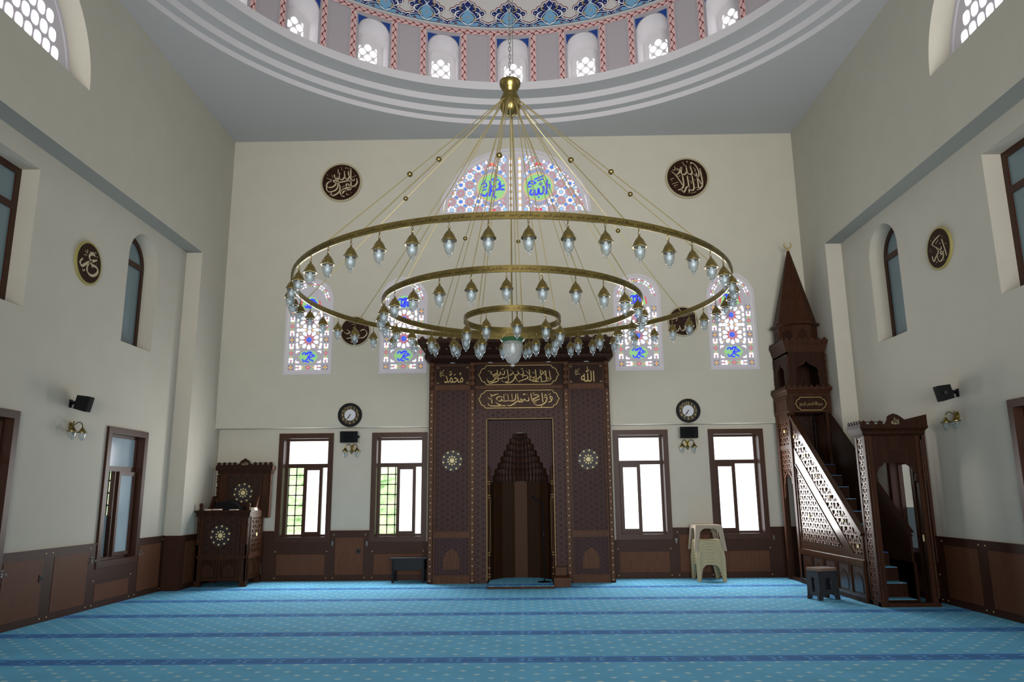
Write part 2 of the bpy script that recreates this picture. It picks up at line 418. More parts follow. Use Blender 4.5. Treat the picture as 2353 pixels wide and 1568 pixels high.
# side walls
SW1, SW2 = (10.08, 11.16), (7.17, 8.25); SWZ = (.50, 2.37)       # lower windows
AW = (10.2, 11.06, 3.58, 4.86); RW = (6.0, 8.12, 3.54, 5.215)    # arched / rectangular
LS = (7.05, 1.40, 6.42)
for sgn, nm in ((-1, 'left'), (1, 'right')):
    U = (lambda y: y) if sgn < 0 else (lambda y: -y)
    FR = LEFTW if sgn < 0 else RIGHTW
    rect = lambda y0, y1, z0, z1: [(min(U(y0), U(y1)), z0), (max(U(y0), U(y1)), z0), (max(U(y0), U(y1)), z1), (min(U(y0), U(y1)), z1)]
    b = MB(); b.poly(FR(sgn * W), rect(YB, D, ZB, ZC), [arch(U(LS[0]), LS[1], LS[2], LS[2], 36)], 0, .35)
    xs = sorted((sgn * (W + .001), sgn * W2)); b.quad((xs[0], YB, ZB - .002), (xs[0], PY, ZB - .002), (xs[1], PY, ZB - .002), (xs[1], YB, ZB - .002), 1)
    struct(b.build('wall_%s_upper' % nm, [M['wall'], M['beam_shade']]), 'overhanging upper part of the %s wall' % nm)
    hl = [rect(s[0] + .06, s[1] - .06, SWZ[0] + .06, SWZ[1] - .06) for s in (SW1, SW2)]
    hl += [arch((U(AW[0]) + U(AW[1])) / 2, (AW[1] - AW[0]) / 2, AW[2], AW[3]), rect(*RW)]
    b = MB(); b.poly(FR(sgn * W2), rect(YB, PY, 0, ZB), hl, 0, .27)
    struct(b.build('wall_' + nm, M['wall_low']), 'recessed %s side wall with brown framed windows' % nm)
    xs = sorted((sgn * W, sgn * (W2 + .27)))
    b = MB(); b.box(xs[0], xs[1], PY, D2, 0, ZB)
    struct(b.build('wall_%s_pilaster' % nm, M['wall_low']), 'pilaster in the corner of the %s wall' % nm)
b = MB().quad((-W2, YB, 0), (W2, YB, 0), (W2, YB, ZC), (-W2, YB, ZC))
struct(b.build('wall_rear', M['wall']), 'plain rear wall')
# ceiling with round opening and stepped cornice
b = MB(); FC = Fr((0, 0, ZC), (1, 0, 0), (0, -1, 0))
R0 = 5.136; n = 128
b.poly(FC, [(-W, -D), (W, -D), (W, -YB), (-W, -YB)], [[(DC[0] + R0 * math.cos(2 * PI * i / n), -DC[1] + R0 * math.sin(2 * PI * i / n)) for i in range(n)]], 0)
struct(b.build('ceiling', M['soffit']), 'grey flat ceiling around the dome opening')
steps = [(5.136, 8.0, 8.094), (4.999, 8.094, 8.212), (4.814, 8.212, 8.329), (4.512, 8.329, 8.478)]
for i, (r, z0, z1) in enumerate(steps):
    b = MB(); nr = steps[i + 1][0] if i < 3 else RD + .02
    b.lathe([(r, z0), (r, z1)], 128, (DC[0], DC[1], 0), 0)
    b.lathe([(r, z1), (nr, z1)], 128, (DC[0], DC[1], 0), 1 if i < 3 else 0)
    struct(b.build('trim_%d' % (i + 1), [M['white'], M['soffit']], smooth=True), 'stepped white ring moulding below the dome, step %s from the ceiling' % ['one', 'two', 'three', 'four'][i])
# drum wall
CY = Cyl(DC, RD); PER = 2 * PI * RD / 24
ZD0, ZD1 = 8.478, 9.72; AZ = 9.225; AH = .267
b = MB()
for k in range(24):
    c = k * PER
    cols = [AH + (PER / 2 - AH) * i / 4 for i in range(5)]
    for sg in (-1, 1):
        for i in range(4):
            u0, u1 = sorted((c + sg * cols[i], c + sg * cols[i + 1]))
            b.quad(CY(u0, ZD0), CY(u1, ZD0), CY(u1, ZD1), CY(u0, ZD1))
    N = 14
    for i in range(N):
        a0, a1 = PI - PI * i / N, PI - PI * (i + 1) / N
        p = (c + AH * math.cos(a0), AZ + AH * math.sin(a0)); q = (c + AH * math.cos(a1), AZ + AH * math.sin(a1))
        b.quad(CY(*p), CY(*q), CY(q[0], ZD1), CY(p[0], ZD1))
drum = struct(b.build('wall_dome_drum', M['drum']), 'white painted drum wall carrying the dome')
# painted bands on the drum (part of the drum)
b = MB()
def leaf_band(fr, p0, p1, width, nrep, w, m_base, m_line, m_leaf, base=True):
    dx, dy = p1[0] - p0[0], p1[1] - p0[1]; L = math.hypot(dx, dy); tx, ty = dx / L, dy / L; nx, ny = -ty, tx
    P = lambda s, o: (p0[0] + tx * s + nx * o, p0[1] + ty * s + ny * o)
    seg = max(1, int(L / .12))
    if base:
        b.strip(fr, [P(L * i / seg, 0) for i in range(seg + 1)], width, w, m_base)
    for sd in (-1, 1):
        b.strip(fr, [P(L * i / seg, sd * width * .5) for i in range(seg + 1)], .008, w + .002, m_line)
    st = L / nrep
    for i in range(nrep):
        s0 = st * i
        for sd in (-1, 1):
            s = s0 + (0 if sd < 0 else st / 2)
            pts = [P(s + st * a, sd * width * o) for a, o in ((-.45, .40), (.0, .30), (.3, .08), (.55, -.22))]
            b.strip(fr, spline(pts, 3), lambda t, x, y: .003 + .010 * t, w + .003, m_leaf)
            q = P(s + st * .6, -sd * width * .20)
            b.poly(fr, [(q[0] + .017 * math.cos(2 * PI * j / 7), q[1] + .017 * math.sin(2 * PI * j / 7)) for j in range(7)], (), w + .0035, 0, m_leaf)
for k in range(24):
    c = k * PER
    for sd in (-1, 1):
        leaf_band(CY, (c + sd * .365, ZD0), (c + sd * .365, 9.555), .115, 7, .004, 0, 3, 1)
    leaf_band(CY, (c - PER / 2, 9.612), (c + PER / 2, 9.612), .108, 9, .004, 0, 3, 1)
    # blue corners over the arch
    for sd in (-1, 1):
        ar = [(c + sd * (AH + .018) * math.cos(a), AZ + (AH + .018) * math.sin(a)) for a in [math.radians(x) for x in range(12, 75, 8)]]
        b.poly(CY, [(c + sd * .288, 9.50)] + ar[::-1] if sd > 0 else [(c + sd * .288, 9.50)] + ar, (), .004, 0, 2)
        b.strip(CY, [(c + sd * .455, ZD0), (c + sd * .455, 9.54)], .006, .003, 3)
    b.strip(CY, [(c - .297, 9.0), (c - .297, 9.512), (c, 9.512), (c + .297, 9.512), (c + .297, 9.0)], .012, .004, 3)
b.build('painted_bands', [M['pink'], M['darkred'], M['blue'], M['greyline']], drum)
# dome shell with palmette frieze
DM = Dome(DC, RD, 9.70, .86)
b = MB(); NA, NT = 96, 20
for i in range(NT):
    for j in range(NA):
        u0, u1 = 2 * PI * RD * j / NA, 2 * PI * RD * (j + 1) / NA; v0, v1 = PI / 2 * RD * i / NT, PI / 2 * RD * (i + 1) / NT
        b.quad(DM(u0, v0), DM(u1, v0), DM(u1, v1), DM(u0, v1))
b.lathe([(RD + .0, 9.665), (RD - .035, 9.672), (RD - .035, 9.70), (RD, 9.705)], 128, (DC[0], DC[1], 0))
dome = struct(b.build('ceiling_dome', M['dome'], smooth=True), 'pale grey dome with blue palmette frieze at its foot')
PP = 2 * PI * RD / 40
half = [(.5, .0), (.5, .13), (.36, .21), (.30, .27), (.34, .32), (.30, .37), (.38, .40), (.42, .47), (.40, .56), (.31, .60), (.27, .68), (.19, .70), (.15, .80), (.06, .83), (.0, .92)]
def hexp(sc_, dx=0, dy=0, mir=True):
    R = [(x * PP * sc_ + dx, max(0, (y - .3) * sc_ + .3) * .66 + dy) for x, y in half]
    return R
b = MB()
def outline(s): 
    pts = [(min(.5, x * (1 + s) if x < .5 else .5) * PP, (y if y == 0 else y + s * .5) * .66) for x, y in half]
    return pts
for k in range(40):
    c = k * PP - .07
    def sym(pts): return [(c + x, y) for x, y in pts] + [(c - x, y) for x, y in reversed(pts[:-1])]
    sm = spline(half, 3)
    base = [(x * PP, y * .66) for x, y in sm]
    b.poly(DM, sym([(min(x, .5 * PP), y) for x, y in base]), (), .010, 0, 0)                      # navy field
    ol = [(c + x, y) for x, y in base[3:]] + [(c - x, y) for x, y in reversed(base[3:-1])]
    b.strip(DM, ol, .020, .024, 1)
    ol2 = [(c + x * 1.0 + .012, y + .020) for x, y in base[3:-1]] + [(c, base[-1][1] + .03)] + [(c - x - .012, y + .020) for x, y in reversed(base[3:-1])]
    b.strip(DM, ol2, .014, .023, 2)
    # inner light blue drop, ogee lines, ochre leaves
    b.poly(DM, [(c + x * PP, y * .66) for x, y in ((0, .10), (.14, .20), (.17, .32), (.09, .46), (.03, .60), (0, .70), (-.03, .60), (-.09, .46), (-.17, .32), (-.14, .20))], (), .030, 0, 3)
    b.poly(DM, [(c + x * PP, y * .66) for x, y in ((-.46, .02), (.46, .02), (.36, .10), (.22, .17), (.12, .12), (0, .18), (-.12, .12), (-.22, .17), (-.36, .10))], (), .024, 0, 3)
    for sd in (-1, 1):
        T = lambda L: [(c + sd * x * PP, y * .66) for x, y in L]
        b.strip(DM, spline(T([(.02, .05), (.16, .18), (.20, .32), (.10, .48), (.0, .58), (-.06, .70)]), 3), .013, .038, 1)
        b.strip(DM, spline(T([(.48, .03), (.36, .14), (.20, .20), (.10, .10), (.0, .02)]), 3), .013, .038, 1)
        b.strip(DM, spline(T([(.20, .26), (.30, .34), (.28, .46), (.18, .52)]), 3), lambda t, x, y: .012 + .02 * math.sin(PI * t), .036, 1)
        b.strip(DM, spline(T([(.10, .54), (.20, .60), (.12, .72)]), 3), lambda t, x, y: .008 + .016 * math.sin(PI * t), .037, 4)
        b.strip(DM, spline(T([(.22, .24), (.14, .28), (.17, .18)]), 3), lambda t, x, y: .008 + .016 * math.sin(PI * t), .040, 4)
        for (x, y) in ((.30, .54), (.36, .46), (.24, .42), (.40, .06), (.30, .24), (.42, .14), (.08, .76)):
            b.disc(DM, c + sd * x * PP, y * .66, .011, .037, 7, 0, 1)
        b.poly(DM, T([(.28, .03), (.34, .06), (.30, .09), (.24, .06)])[::sd], (), .040, 0, 2)
    b.disc(DM, c, .32 * .66, .026, .041, 4, 0, 1); b.disc(DM, c, .32 * .66, .017, .043, 4, 0, 2); b.disc(DM, c, .56 * .66, .011, .043, 6, 0, 1)
b.build('palmette_frieze', [M['navyp'], M['offw'], M['darkred'], M['sky'], M['ochre']], dome)
# dome windows
wn = [0]
def wname(): wn[0] += 1; return 'window_%d' % wn[0]
b = MB(); rb = .34; hw2 = .215
o1 = arch(0, AH, ZD0, AZ, 16); o2 = arch(0, hw2 + .03, ZD0, AZ - .13, 16)
C0 = Cyl((0, 0), RD)
n = len(o1)
b.add([C0(*p) for p in o1] + [C0(p[0], p[1], -rb) for p in o2], [(i, i + n, (i + 1) % n + n, (i + 1) % n) for i in range(n)])
FD = Fr((0, RD + rb - .03, 0), (1, 0, 0), (0, 0, 1))
b.poly(FD, arch(0, hw2 + .10, ZD0 - .02, AZ - .10, 16), (), 0.0, .02)
w0 = b.build(wname(), M['white'])
g = MB()
def rsq(fr, cu, cv, r, w, mt, clip, mb, n=12, p=3.2):
    pts = []
    for i in range(n):
        a = 2 * PI * i / n; k = (abs(math.cos(a)) ** p + abs(math.sin(a)) ** p) ** (-1 / p)
        x, y = r * k * math.cos(a), r * k * math.sin(a); q = (cu + (x - y) * .7071, cv + (x + y) * .7071); pts.append(clip(*q))
    mb.poly(fr, pts, (), w, 0, mt)
def clipw(x, y):
    x = max(-hw2 + .05, min(hw2 - .05, x)); h = hw2 - .05
    top = AZ - .15 + math.sqrt(max(0, h * h - x * x)); return (x, max(ZD0 + .01, min(top, y)))
for i in range(-2, 3):
    for j in range(-1, 9):
        cu = i * .098; cv = ZD0 + .06 + j * .098
        if (i + j) % 2 or cv > AZ - .02 + (.06 if i == 0 else 0): continue
        rsq(FD, cu, cv, .056, .004, 0, clipw, g)
g.build('glass_lights', M['g_dome'], w0)
w0.location = (DC[0], DC[1], 0)
struct(w0, 'arched dome window with white diamond lattice glazing'); w0['group'] = 'arched windows around the dome drum'
for k in range(1, 24):
    c = copy_tree(w0); c.name = wname(); c.rotation_euler.z = -2 * PI * k / 24
# ------------------------------------------------------------------ stained glass windows
def petal(mb, fr, cu, cv, a, r0, r1, wd, w, m, tip=.62):
    ca, sa = math.cos(a), math.sin(a); L = r1 - r0
    pr = [(0, 0), (.25, .55), (tip, 1), (.9, .62), (1, 0), (.9, -.62), (tip, -1), (.25, -.55)]
    pts = [(cu + ca * (r0 + L * t) - sa * wd / 2 * s, cv + sa * (r0 + L * t) + ca * wd / 2 * s) for t, s in pr][::-1]
    mb.poly(fr, pts, (), w, 0, m)
GM = ['tracery', 'g_white', 'g_blue', 'g_mblue', 'g_lblue', 'g_green', 'g_red', 'g_pink', 'g_yel', 'greyline']
GW, GB, GMB, GL, GG, GR, GP, GY, GK = range(1, 10)
def clean(body):
    return body
CAL = [[(-.85, .35), (-.6, .75), (-.2, .55), (.1, .85), (.5, .7)], [(.3, .9), (.15, .2), (-.2, -.5), (-.6, -.85), (-.8, -.4)],
       [(-.1, .1), (.3, -.1), (.75, .15), (.95, .05)], [(.0, -.2), (.3, -.55), (.75, -.8)], [(-.45, .3), (-.3, .55), (-.05, .4)], [(-.35, -.75), (-.1, -.9), (.2, -.85)], [(-.1, .9), (.0, .6)], [(.4, .5), (.55, .3), (.7, .5)]]
def flower(mb, fr, u, v, r, w):
    mb.fbox(fr, u - r, u + r, v - r, v + r, w - .004, w - .002, 9)
    for i in range(4):
        petal(mb, fr, u, v, PI / 2 * i, .008, r * .8, r * .55, w, GY)
        a = PI / 4 + PI / 2 * i; mb.disc(fr, u + r * .8 * math.cos(a) , v + r * .8 * math.sin(a), r * .18, w, 6, 0, GMB)
    mb.disc(fr, u, v, r * .18, w + .001, 6, 0, GR)
def strip_pat(mb, fr, u, v0, v1, hw, w, horiz=False):
    T = (lambda a, s: (u + a, s)) if not horiz else (lambda a, s: (s, u + a))
    L = v1 - v0; vm = (v0 + v1) / 2
    def pc(a, s, r, m, r2=None, an=0.0):
        r2 = r2 or r; pts = []
        for i in range(8):
            t = 2 * PI * i / 8; x, y = r * math.cos(t), r2 * math.sin(t); pts.append(T(a + x * math.cos(an) - y * math.sin(an), s + x * math.sin(an) + y * math.cos(an)))
        if horiz: pts = pts[::-1]
        mb.poly(fr, pts, (), w, 0, m)
    for sd in (-1, 1):
        for q in (-1, 1):
            pc(sd * hw * .62, vm + q * L * .43, hw * .26, GW, L * .065)
            pc(sd * hw * .45, vm + q * L * .30, hw * .42, GW, L * .05)
            pc(sd * hw * .62, vm + q * L * .13, hw * .16, GG, L * .06, sd * q * -.5)
            pc(sd * hw * .62, vm + q * L * .21, hw * .12, GG, L * .04, sd * q * .5)
            pc(sd * hw * .25, vm + q * L * .06, hw * .2, GP, L * .045, sd * q * .6)
            pc(0, vm + q * L * .22, hw * .12, GY, L * .05); pc(0, vm + q * L * .38, hw * .1, GR, L * .04)
        pc(sd * hw * .55, vm, hw * .22, GP, L * .03)
    pc(0, vm, hw * .12, GY, L * .03)
def stained(cx, label):
    F = FRONT(D); hw = SAW
    o = MB(); ou = arch(cx, hw, SAZ[0], SAZ[1], 24); inn = arch(cx, hw - .035, SAZ[0] + .05, SAZ[1], 24)
    o.poly(F, ou, [inn], .012, .02)                                   # plaster surround
    o.poly(F, inn, (), -.035, .02)
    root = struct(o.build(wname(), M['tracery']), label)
    g = MB(); w = -.03; v0 = 3.60; U = lambda x: cx + x
    FX = Fr((cx, D, v0), (1, 0, 0), (0, 0, 1))
    # raised plaster bars
    for (a, b_, c, d) in ((-.255, -.245, .0, 1.2), (.245, .255, .0, 1.2), (-.37, .37, .115, .125), (-.25, .25, .375, .385), (-.25, .25, 1.09, 1.1)):
        g.fbox(FX, a, b_, c, d, -.035, -.026, 0)
    for sx in (-.31, .31):
        for vv in (.055, .56, 1.06): flower(g, FX, sx, vv, .043, w)
        strip_pat(g, FX, sx, .14, .49, .045, w); strip_pat(g, FX, sx, .635, .985, .045, w)
    strip_pat(g, FX, .055, -.23, .23, .045, w, True)
    # octagon with blue script on green
    g.poly(FX, [(-.17, .25), (-.12, .165), (-.06, .145), (.06, .145), (.12, .165), (.17, .25), (.12, .335), (.06, .355), (-.06, .355), (-.12, .335)], (), w, 0, GG)
    for s in CAL: g.strip(FX, spline([(x * .13, .25 + y * .1) for x, y in s], 3), .03, w + .002, GB)
    for sx in (-1, 1):
        for sy in (-1, 1):
            L = [(sx * .225, .25 + sy * .11), (sx * .225, .25 + sy * .055), (sx * .205, .25 + sy * .085), (sx * .16, .25 + sy * .095), (sx * .165, .25 + sy * .11)]
            g.poly(FX, L if sx * sy < 0 else L[::-1], (), w, 0, GW)
    # two twelve-petal stars
    for vc in (.56, .92):
        for i in range(10):
            a = PI / 10 + 2 * PI * i / 10
            petal(g, FX, 0, vc, a, .085, .178, .066, w, GW)
            petal(g, FX, 0, vc, a + PI / 10, .05, .10, .016, w, GR)
            petal(g, FX, 0, vc, a, .05, .082, .014, w, GP)
            x, y = .195 * math.cos(a + PI / 10), .195 * math.sin(a + PI / 10)
            if abs(x) < .225 and .40 < vc + y < 1.08: g.disc(FX, x, vc + y, .013, w, 5, 0, GY)
        g.disc(FX, 0, vc, .047, w, 10, 0, GB); g.disc(FX, .008, vc + .006, .024, w + .001, 8, 0, GMB)
        for sx in (-1, 1):
            for dv in (-.09, 0, .09):
                g.disc(FX, sx * .215, vc + dv, .02, w, 8, 0, GW, r2=.034)
    for sx in (-1, 1):
        for dv, r in ((.74, .03), (.42, .026), (1.06, .026)): g.disc(FX, sx * .2, dv, r, w, 7, 0, GW)
        petal(g, FX, sx * .06, .74, 0 if sx > 0 else PI, .0, .12, .055, w, GW)
    # arched head: tympanum script and outer band
    hs = SAZ[1] - v0 - .0
    g.poly(FX, [(.215 * math.cos(PI * i / 16), 1.115 + .30 * math.sin(PI * i / 16)) for i in range(17)], (), w - .001, 0, 0)
    g.poly(FX, [(.17 * math.cos(PI * i / 16), 1.125 + .23 * math.sin(PI * i / 16)) for i in range(17)], (), w, 0, GG)
    for s in CAL: g.strip(FX, spline([(x * .13, 1.23 + y * .09) for x, y in s], 3), .034, w + .002, GB)
    for x in (-.06, 0, .06): g.strip(FX, [(x, 1.14), (x + .012, 1.31)], .03, w + .002, GB)
    for sx in (-1, 1):
        for k in range(3): petal(g, FX, sx * .185, 1.13 + .05 * k, PI / 2 + sx * (.3 + .2 * k), 0, .06, .03, w + .001, GR)
    for i in range(17):
        a = PI * (i + .5) / 17; r = .312
        if i == 8: flower(g, FX, 0, hs + r, .038, w); continue
        for rr, sz in ((r + .022, .02), (r - .022, .018)):
            cu, cv = rr * math.cos(a), hs + rr * math.sin(a)
            m = GW if i % 3 else (GP if rr > r else GG)
            g.poly(FX, [(cu + sz * 1.1 * math.cos(t) * -math.sin(a) + sz * .6 * math.sin(t) * math.cos(a), cv + sz * 1.1 * math.cos(t) * math.cos(a) + sz * .6 * math.sin(t) * math.sin(a)) for t in [-2 * PI * k / 7 for k in range(7)]][::-1], (), w, 0, m)
        if i % 2: g.disc(FX, r * math.cos(a), hs + r * math.sin(a), .011, w + .001, 6, 0, [GY, GR, GG][i % 3])
    g.build('stained_glass', [M[k] for k in GM], root)
stained(SA[0], 'arched stained glass window on the back wall, leftmost of four')
stained(SA[1], 'arched stained glass window just left of the prayer niche top')
stained(SA[2], 'arched stained glass window just right of the prayer niche top')
stained(SA[3], 'arched stained glass window nearest the tall spire')
# big lunette
def lunette():
    F = FRONT(D); cx, hw, z0, rise = LUN
    FX = Fr((cx, D, z0), (1, 0, 0), (0, 0, 1))
    E = lambda s, n=40: [(-hw * s, 0), (hw * s, 0)] + [(hw * s * math.cos(PI * i / n), rise * s * math.sin(PI * i / n)) for i in range(n + 1)]
    o = MB(); o.poly(FX, E(1.0), [[(x, max(y, .035)) for x, y in E(.955)]], .012, .02); o.poly(FX, E(.955), (), -.035, .02)
    o.fbox(FX, -.035, .035, .03, rise * .93, -.035, .0)
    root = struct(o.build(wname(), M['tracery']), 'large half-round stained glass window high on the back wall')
    g = MB(); w = -.03
    inside = lambda x, y, s=.9: (x / (hw * s)) ** 2 + (y / (rise * s)) ** 2 < 1 and y > .04
    rc = (.432, .52)
    def free(x, y): # outside the teardrop medallion
        ax = abs(x); dx, dy = ax - rc[0], y - rc[1]
        if math.hypot(dx, dy) < .315: return False
        if abs(dy) < .62 and abs(dx) < .12 * (1 - abs(dy) / .62) + .05 and abs(dy) > .2: return False
        return ax > .17
    st = .165
    for sd in (-1, 1):
        for i in range(-1, 9):
            for j in range(-1, 9):
                x = sd * (.19 + i * st); y = .03 + j * st + .05
                if not inside(x, y, .96) or abs(x) < .1: continue
                if (i + j) % 2 == 0:
                    if free(x, y) and inside(x, y): g.disc(FX, x, y, .029, w, 10, 0, GMB if (i % 2) else GL)
                    for k in range(8):
                        px, py = x + .062 * math.cos(PI / 4 * k + PI / 8), y + .062 * math.sin(PI / 4 * k + PI / 8)
                        if free(px, py) and inside(px, py): g.disc(FX, px, py, .018, w, 7, 0, GW)
                else:
                    for k in range(12):
                        a = PI / 6 * k; px, py = x + .05 * math.cos(a), y + .05 * math.sin(a)
                        if free(px, py) and inside(px, py): petal(g, FX, x, y, a, .034, .066, .014, w, GR if k % 2 else GP)
                mx, my = x + sd * st / 2, y + st / 2
                if free(mx, my) and inside(mx, my): g.disc(FX, mx, my, .026, w, 8, 0, [GMB, GL][(i + j) % 2], r2=.02)
        # edge pieces following the arch
        for k in range(2, 20):
            a = PI / 2 - sd * (PI / 2) * k / 21
            x, y = hw * .895 * math.cos(a), rise * .895 * math.sin(a)
            if y > .05 and free(x, y): g.disc(FX, x, y, .015, w, 6, 0, [GW, GR, GMB][k % 3])
        # white ladder beside the mullion
        v = .06
        k = 0
        while v < 1.12:
            h = .075 if k % 2 == 0 else .022
            g.fbox(FX, sd * .085 - .02, sd * .085 + .02, v, v + h, -.034, w, GW if k % 2 == 0 else GY); v += h + .018; k += 1
        # round medallion
        cx_, cy_ = sd * rc[0], rc[1]
        g.disc(FX, cx_, cy_, .258, w, 36, 0, GG)
        for k in range(52):
            a = 2 * PI * k / 52; g.disc(FX, cx_ + .272 * math.cos(a), cy_ + .272 * math.sin(a), .0105, w + .001, 5, 0, GY)
        Q = lambda L, wd: [g.strip(FX, spline([(cx_ + x * .258, cy_ + y * .258) for x, y in s], 4), wd, w + .002, GB) for s in L]
        if sd > 0:
            Q([[(.62, .55), (.60, -.1), (.55, -.62)], [(.35, .05), (.36, -.3), (.25, -.55), (.05, -.5), (.0, -.1)], [(.0, -.2), (-.06, -.55), (-.25, -.6), (-.3, -.2)], [(-.3, -.4), (-.45, -.62), (-.62, -.5), (-.5, -.2)]], .042)
            Q([[(-.75, .35), (-.45, .2), (-.2, .3), (-.55, .45), (-.75, .1)], [(-.3, .55), (.4, .85)], [(-.1, .45), (.35, .6)], [(-.8, .0), (-.5, .0)], [(.05, .25), (.15, .15), (.25, .3)], [(-.05, -.75), (.05, -.85)], [(.8, .2), (.8, -.2)]], .03)
        else:
            Q([[(-.15, .5), (-.1, -.1), (-.2, -.7)], [(.2, -.2), (.6, -.15), (.9, -.2)], [(-.1, -.25), (.15, -.3), (.1, -.65), (.3, -.8)], [(.45, .3), (.65, .05), (.45, .0)], [(-.85, -.5), (-.5, -.65), (-.3, -.4)]], .042)
            Q([[(-.1, .55), (.4, .8)], [(.05, .45), (.5, .6)], [(-.8, .2), (-.5, .35), (-.4, .1), (-.7, .0)], [(-.6, .4), (-.45, .6)], [(.0, .1), (.12, .0), (.2, .15)], [(.7, .1), (.9, .15)], [(-.7, -.2), (-.4, -.15)], [(.55, .5), (.6, .2)]], .03)
        for sy in (-1, 1):
            for k in range(7):
                a = -PI / 2 * sy + (k - 3) * .38; bx, by = cx_, cy_ + sy * .42
                petal(g, FX, bx, by - sy * .0, PI / 2 * -sy * -1 + (k - 3) * .42, .02, .075, .024, w, GY if k == 3 else GR)
            for k in range(9):
                t = (k + 1) / 10
                for sx in (-1, 1):
                    x0, y0, x1, y1 = sx * .21, sy * .215, 0, sy * .60
                    px, py = cx_ + x0 + (x1 - x0) * t + sx * .03 * math.sin(PI * t), cy_ + y0 + (y1 - y0) * t
                    if inside(px, py): g.disc(FX, px, py, .009, w, 5, 0, GL if k % 3 else GW)
                    x0 = sx * .16; px = cx_ + x0 * (1 - t); py = cy_ + sy * (.255 + .1 * t)
                    if inside(px, py) and t < .95: g.disc(FX, px, py, .009, w, 5, 0, GMB)
            for sx in (-1, 1):
                for k in range(3): 
                    px, py = cx_ + sx * (.025 + .028 * k), cy_ + sy * (.40 - .012 * k)
                    if inside(px, py): g.disc(FX, px, py, .011, w, 5, 0, GW)
    g.build('stained_glass', [M[k] for k in GM], root)
lunette()
# side lunettes with oval pierced plaster
for sgn, nm in ((-1, 'left'), (1, 'right')):
    FR = (LEFTW if sgn < 0 else RIGHTW)(sgn * (W + .28)); cu = LS[0] if sgn < 0 else -LS[0]
    o = MB(); E = arch(cu, LS[1] - .0, LS[2], LS[2], 36); o.poly(FR, E, (), 0, .02)
    I = arch(cu, LS[1] - .06, LS[2], LS[2], 36); o.poly(FR, E, [[(x, max(y, LS[2] + .001)) for x, y in I]], .02, .02)
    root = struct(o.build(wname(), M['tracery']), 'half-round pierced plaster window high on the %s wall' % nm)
    g = MB()
    for j in range(0, 9):
        for i in range(-8, 9):
            y = LS[2] + .12 + j * .20; x = (i + (.5 if j % 2 else 0)) * .165
            if math.hypot(x, y - LS[2]) > LS[1] - .17: continue
            pts = [(cu + x + .064 * (abs(math.cos(a)) ** .7) * (1 if math.cos(a) > 0 else -1), y + .082 * (abs(math.sin(a)) ** .7) * (1 if math.sin(a) > 0 else -1)) for a in [2 * PI * k / 14 for k in range(14)]]
            g.poly(FR, pts, (), .006, 0, 0)
    g.build('glass_lights', M['g_hole'], root)
# ------------------------------------------------------------------ wooden windows
def sash(mb, fr, u0, u1, v0, v1, t, w0, w1): mb.frame(fr, u0, u1, v0, v1, t, w0, w1)
def pane(root, fr, u0, u1, v0, v1, w, m, name='glass_pane'):
    return MB().fbox(fr, u0, u1, v0, v1, w - .006, w).build(name, m, root)
def grating(root, fr, u0, u1, v0, v1, w, du=.155, dv=.168):
    g = MB(); n = round((u1 - u0) / du); k = round((v1 - v0) / dv)
    for i in range(n + 1): u = u0 + (u1 - u0) * i / n; g.tube([fr(u, v0, w), fr(u, v1, w)], .009, 6)
    for j in range(k + 1):
        v = v0 + (v1 - v0) * j / k; g.tube([fr(u0, v, w), fr(u1, v, w)], .009, 6)
        for i in range(n + 1): u = u0 + (u1 - u0) * i / n; g.fbox(fr, u - .013, u + .013, v - .013, v + .013, w - .013, w + .013)
    g.build('iron_grating', M['iron'], root)
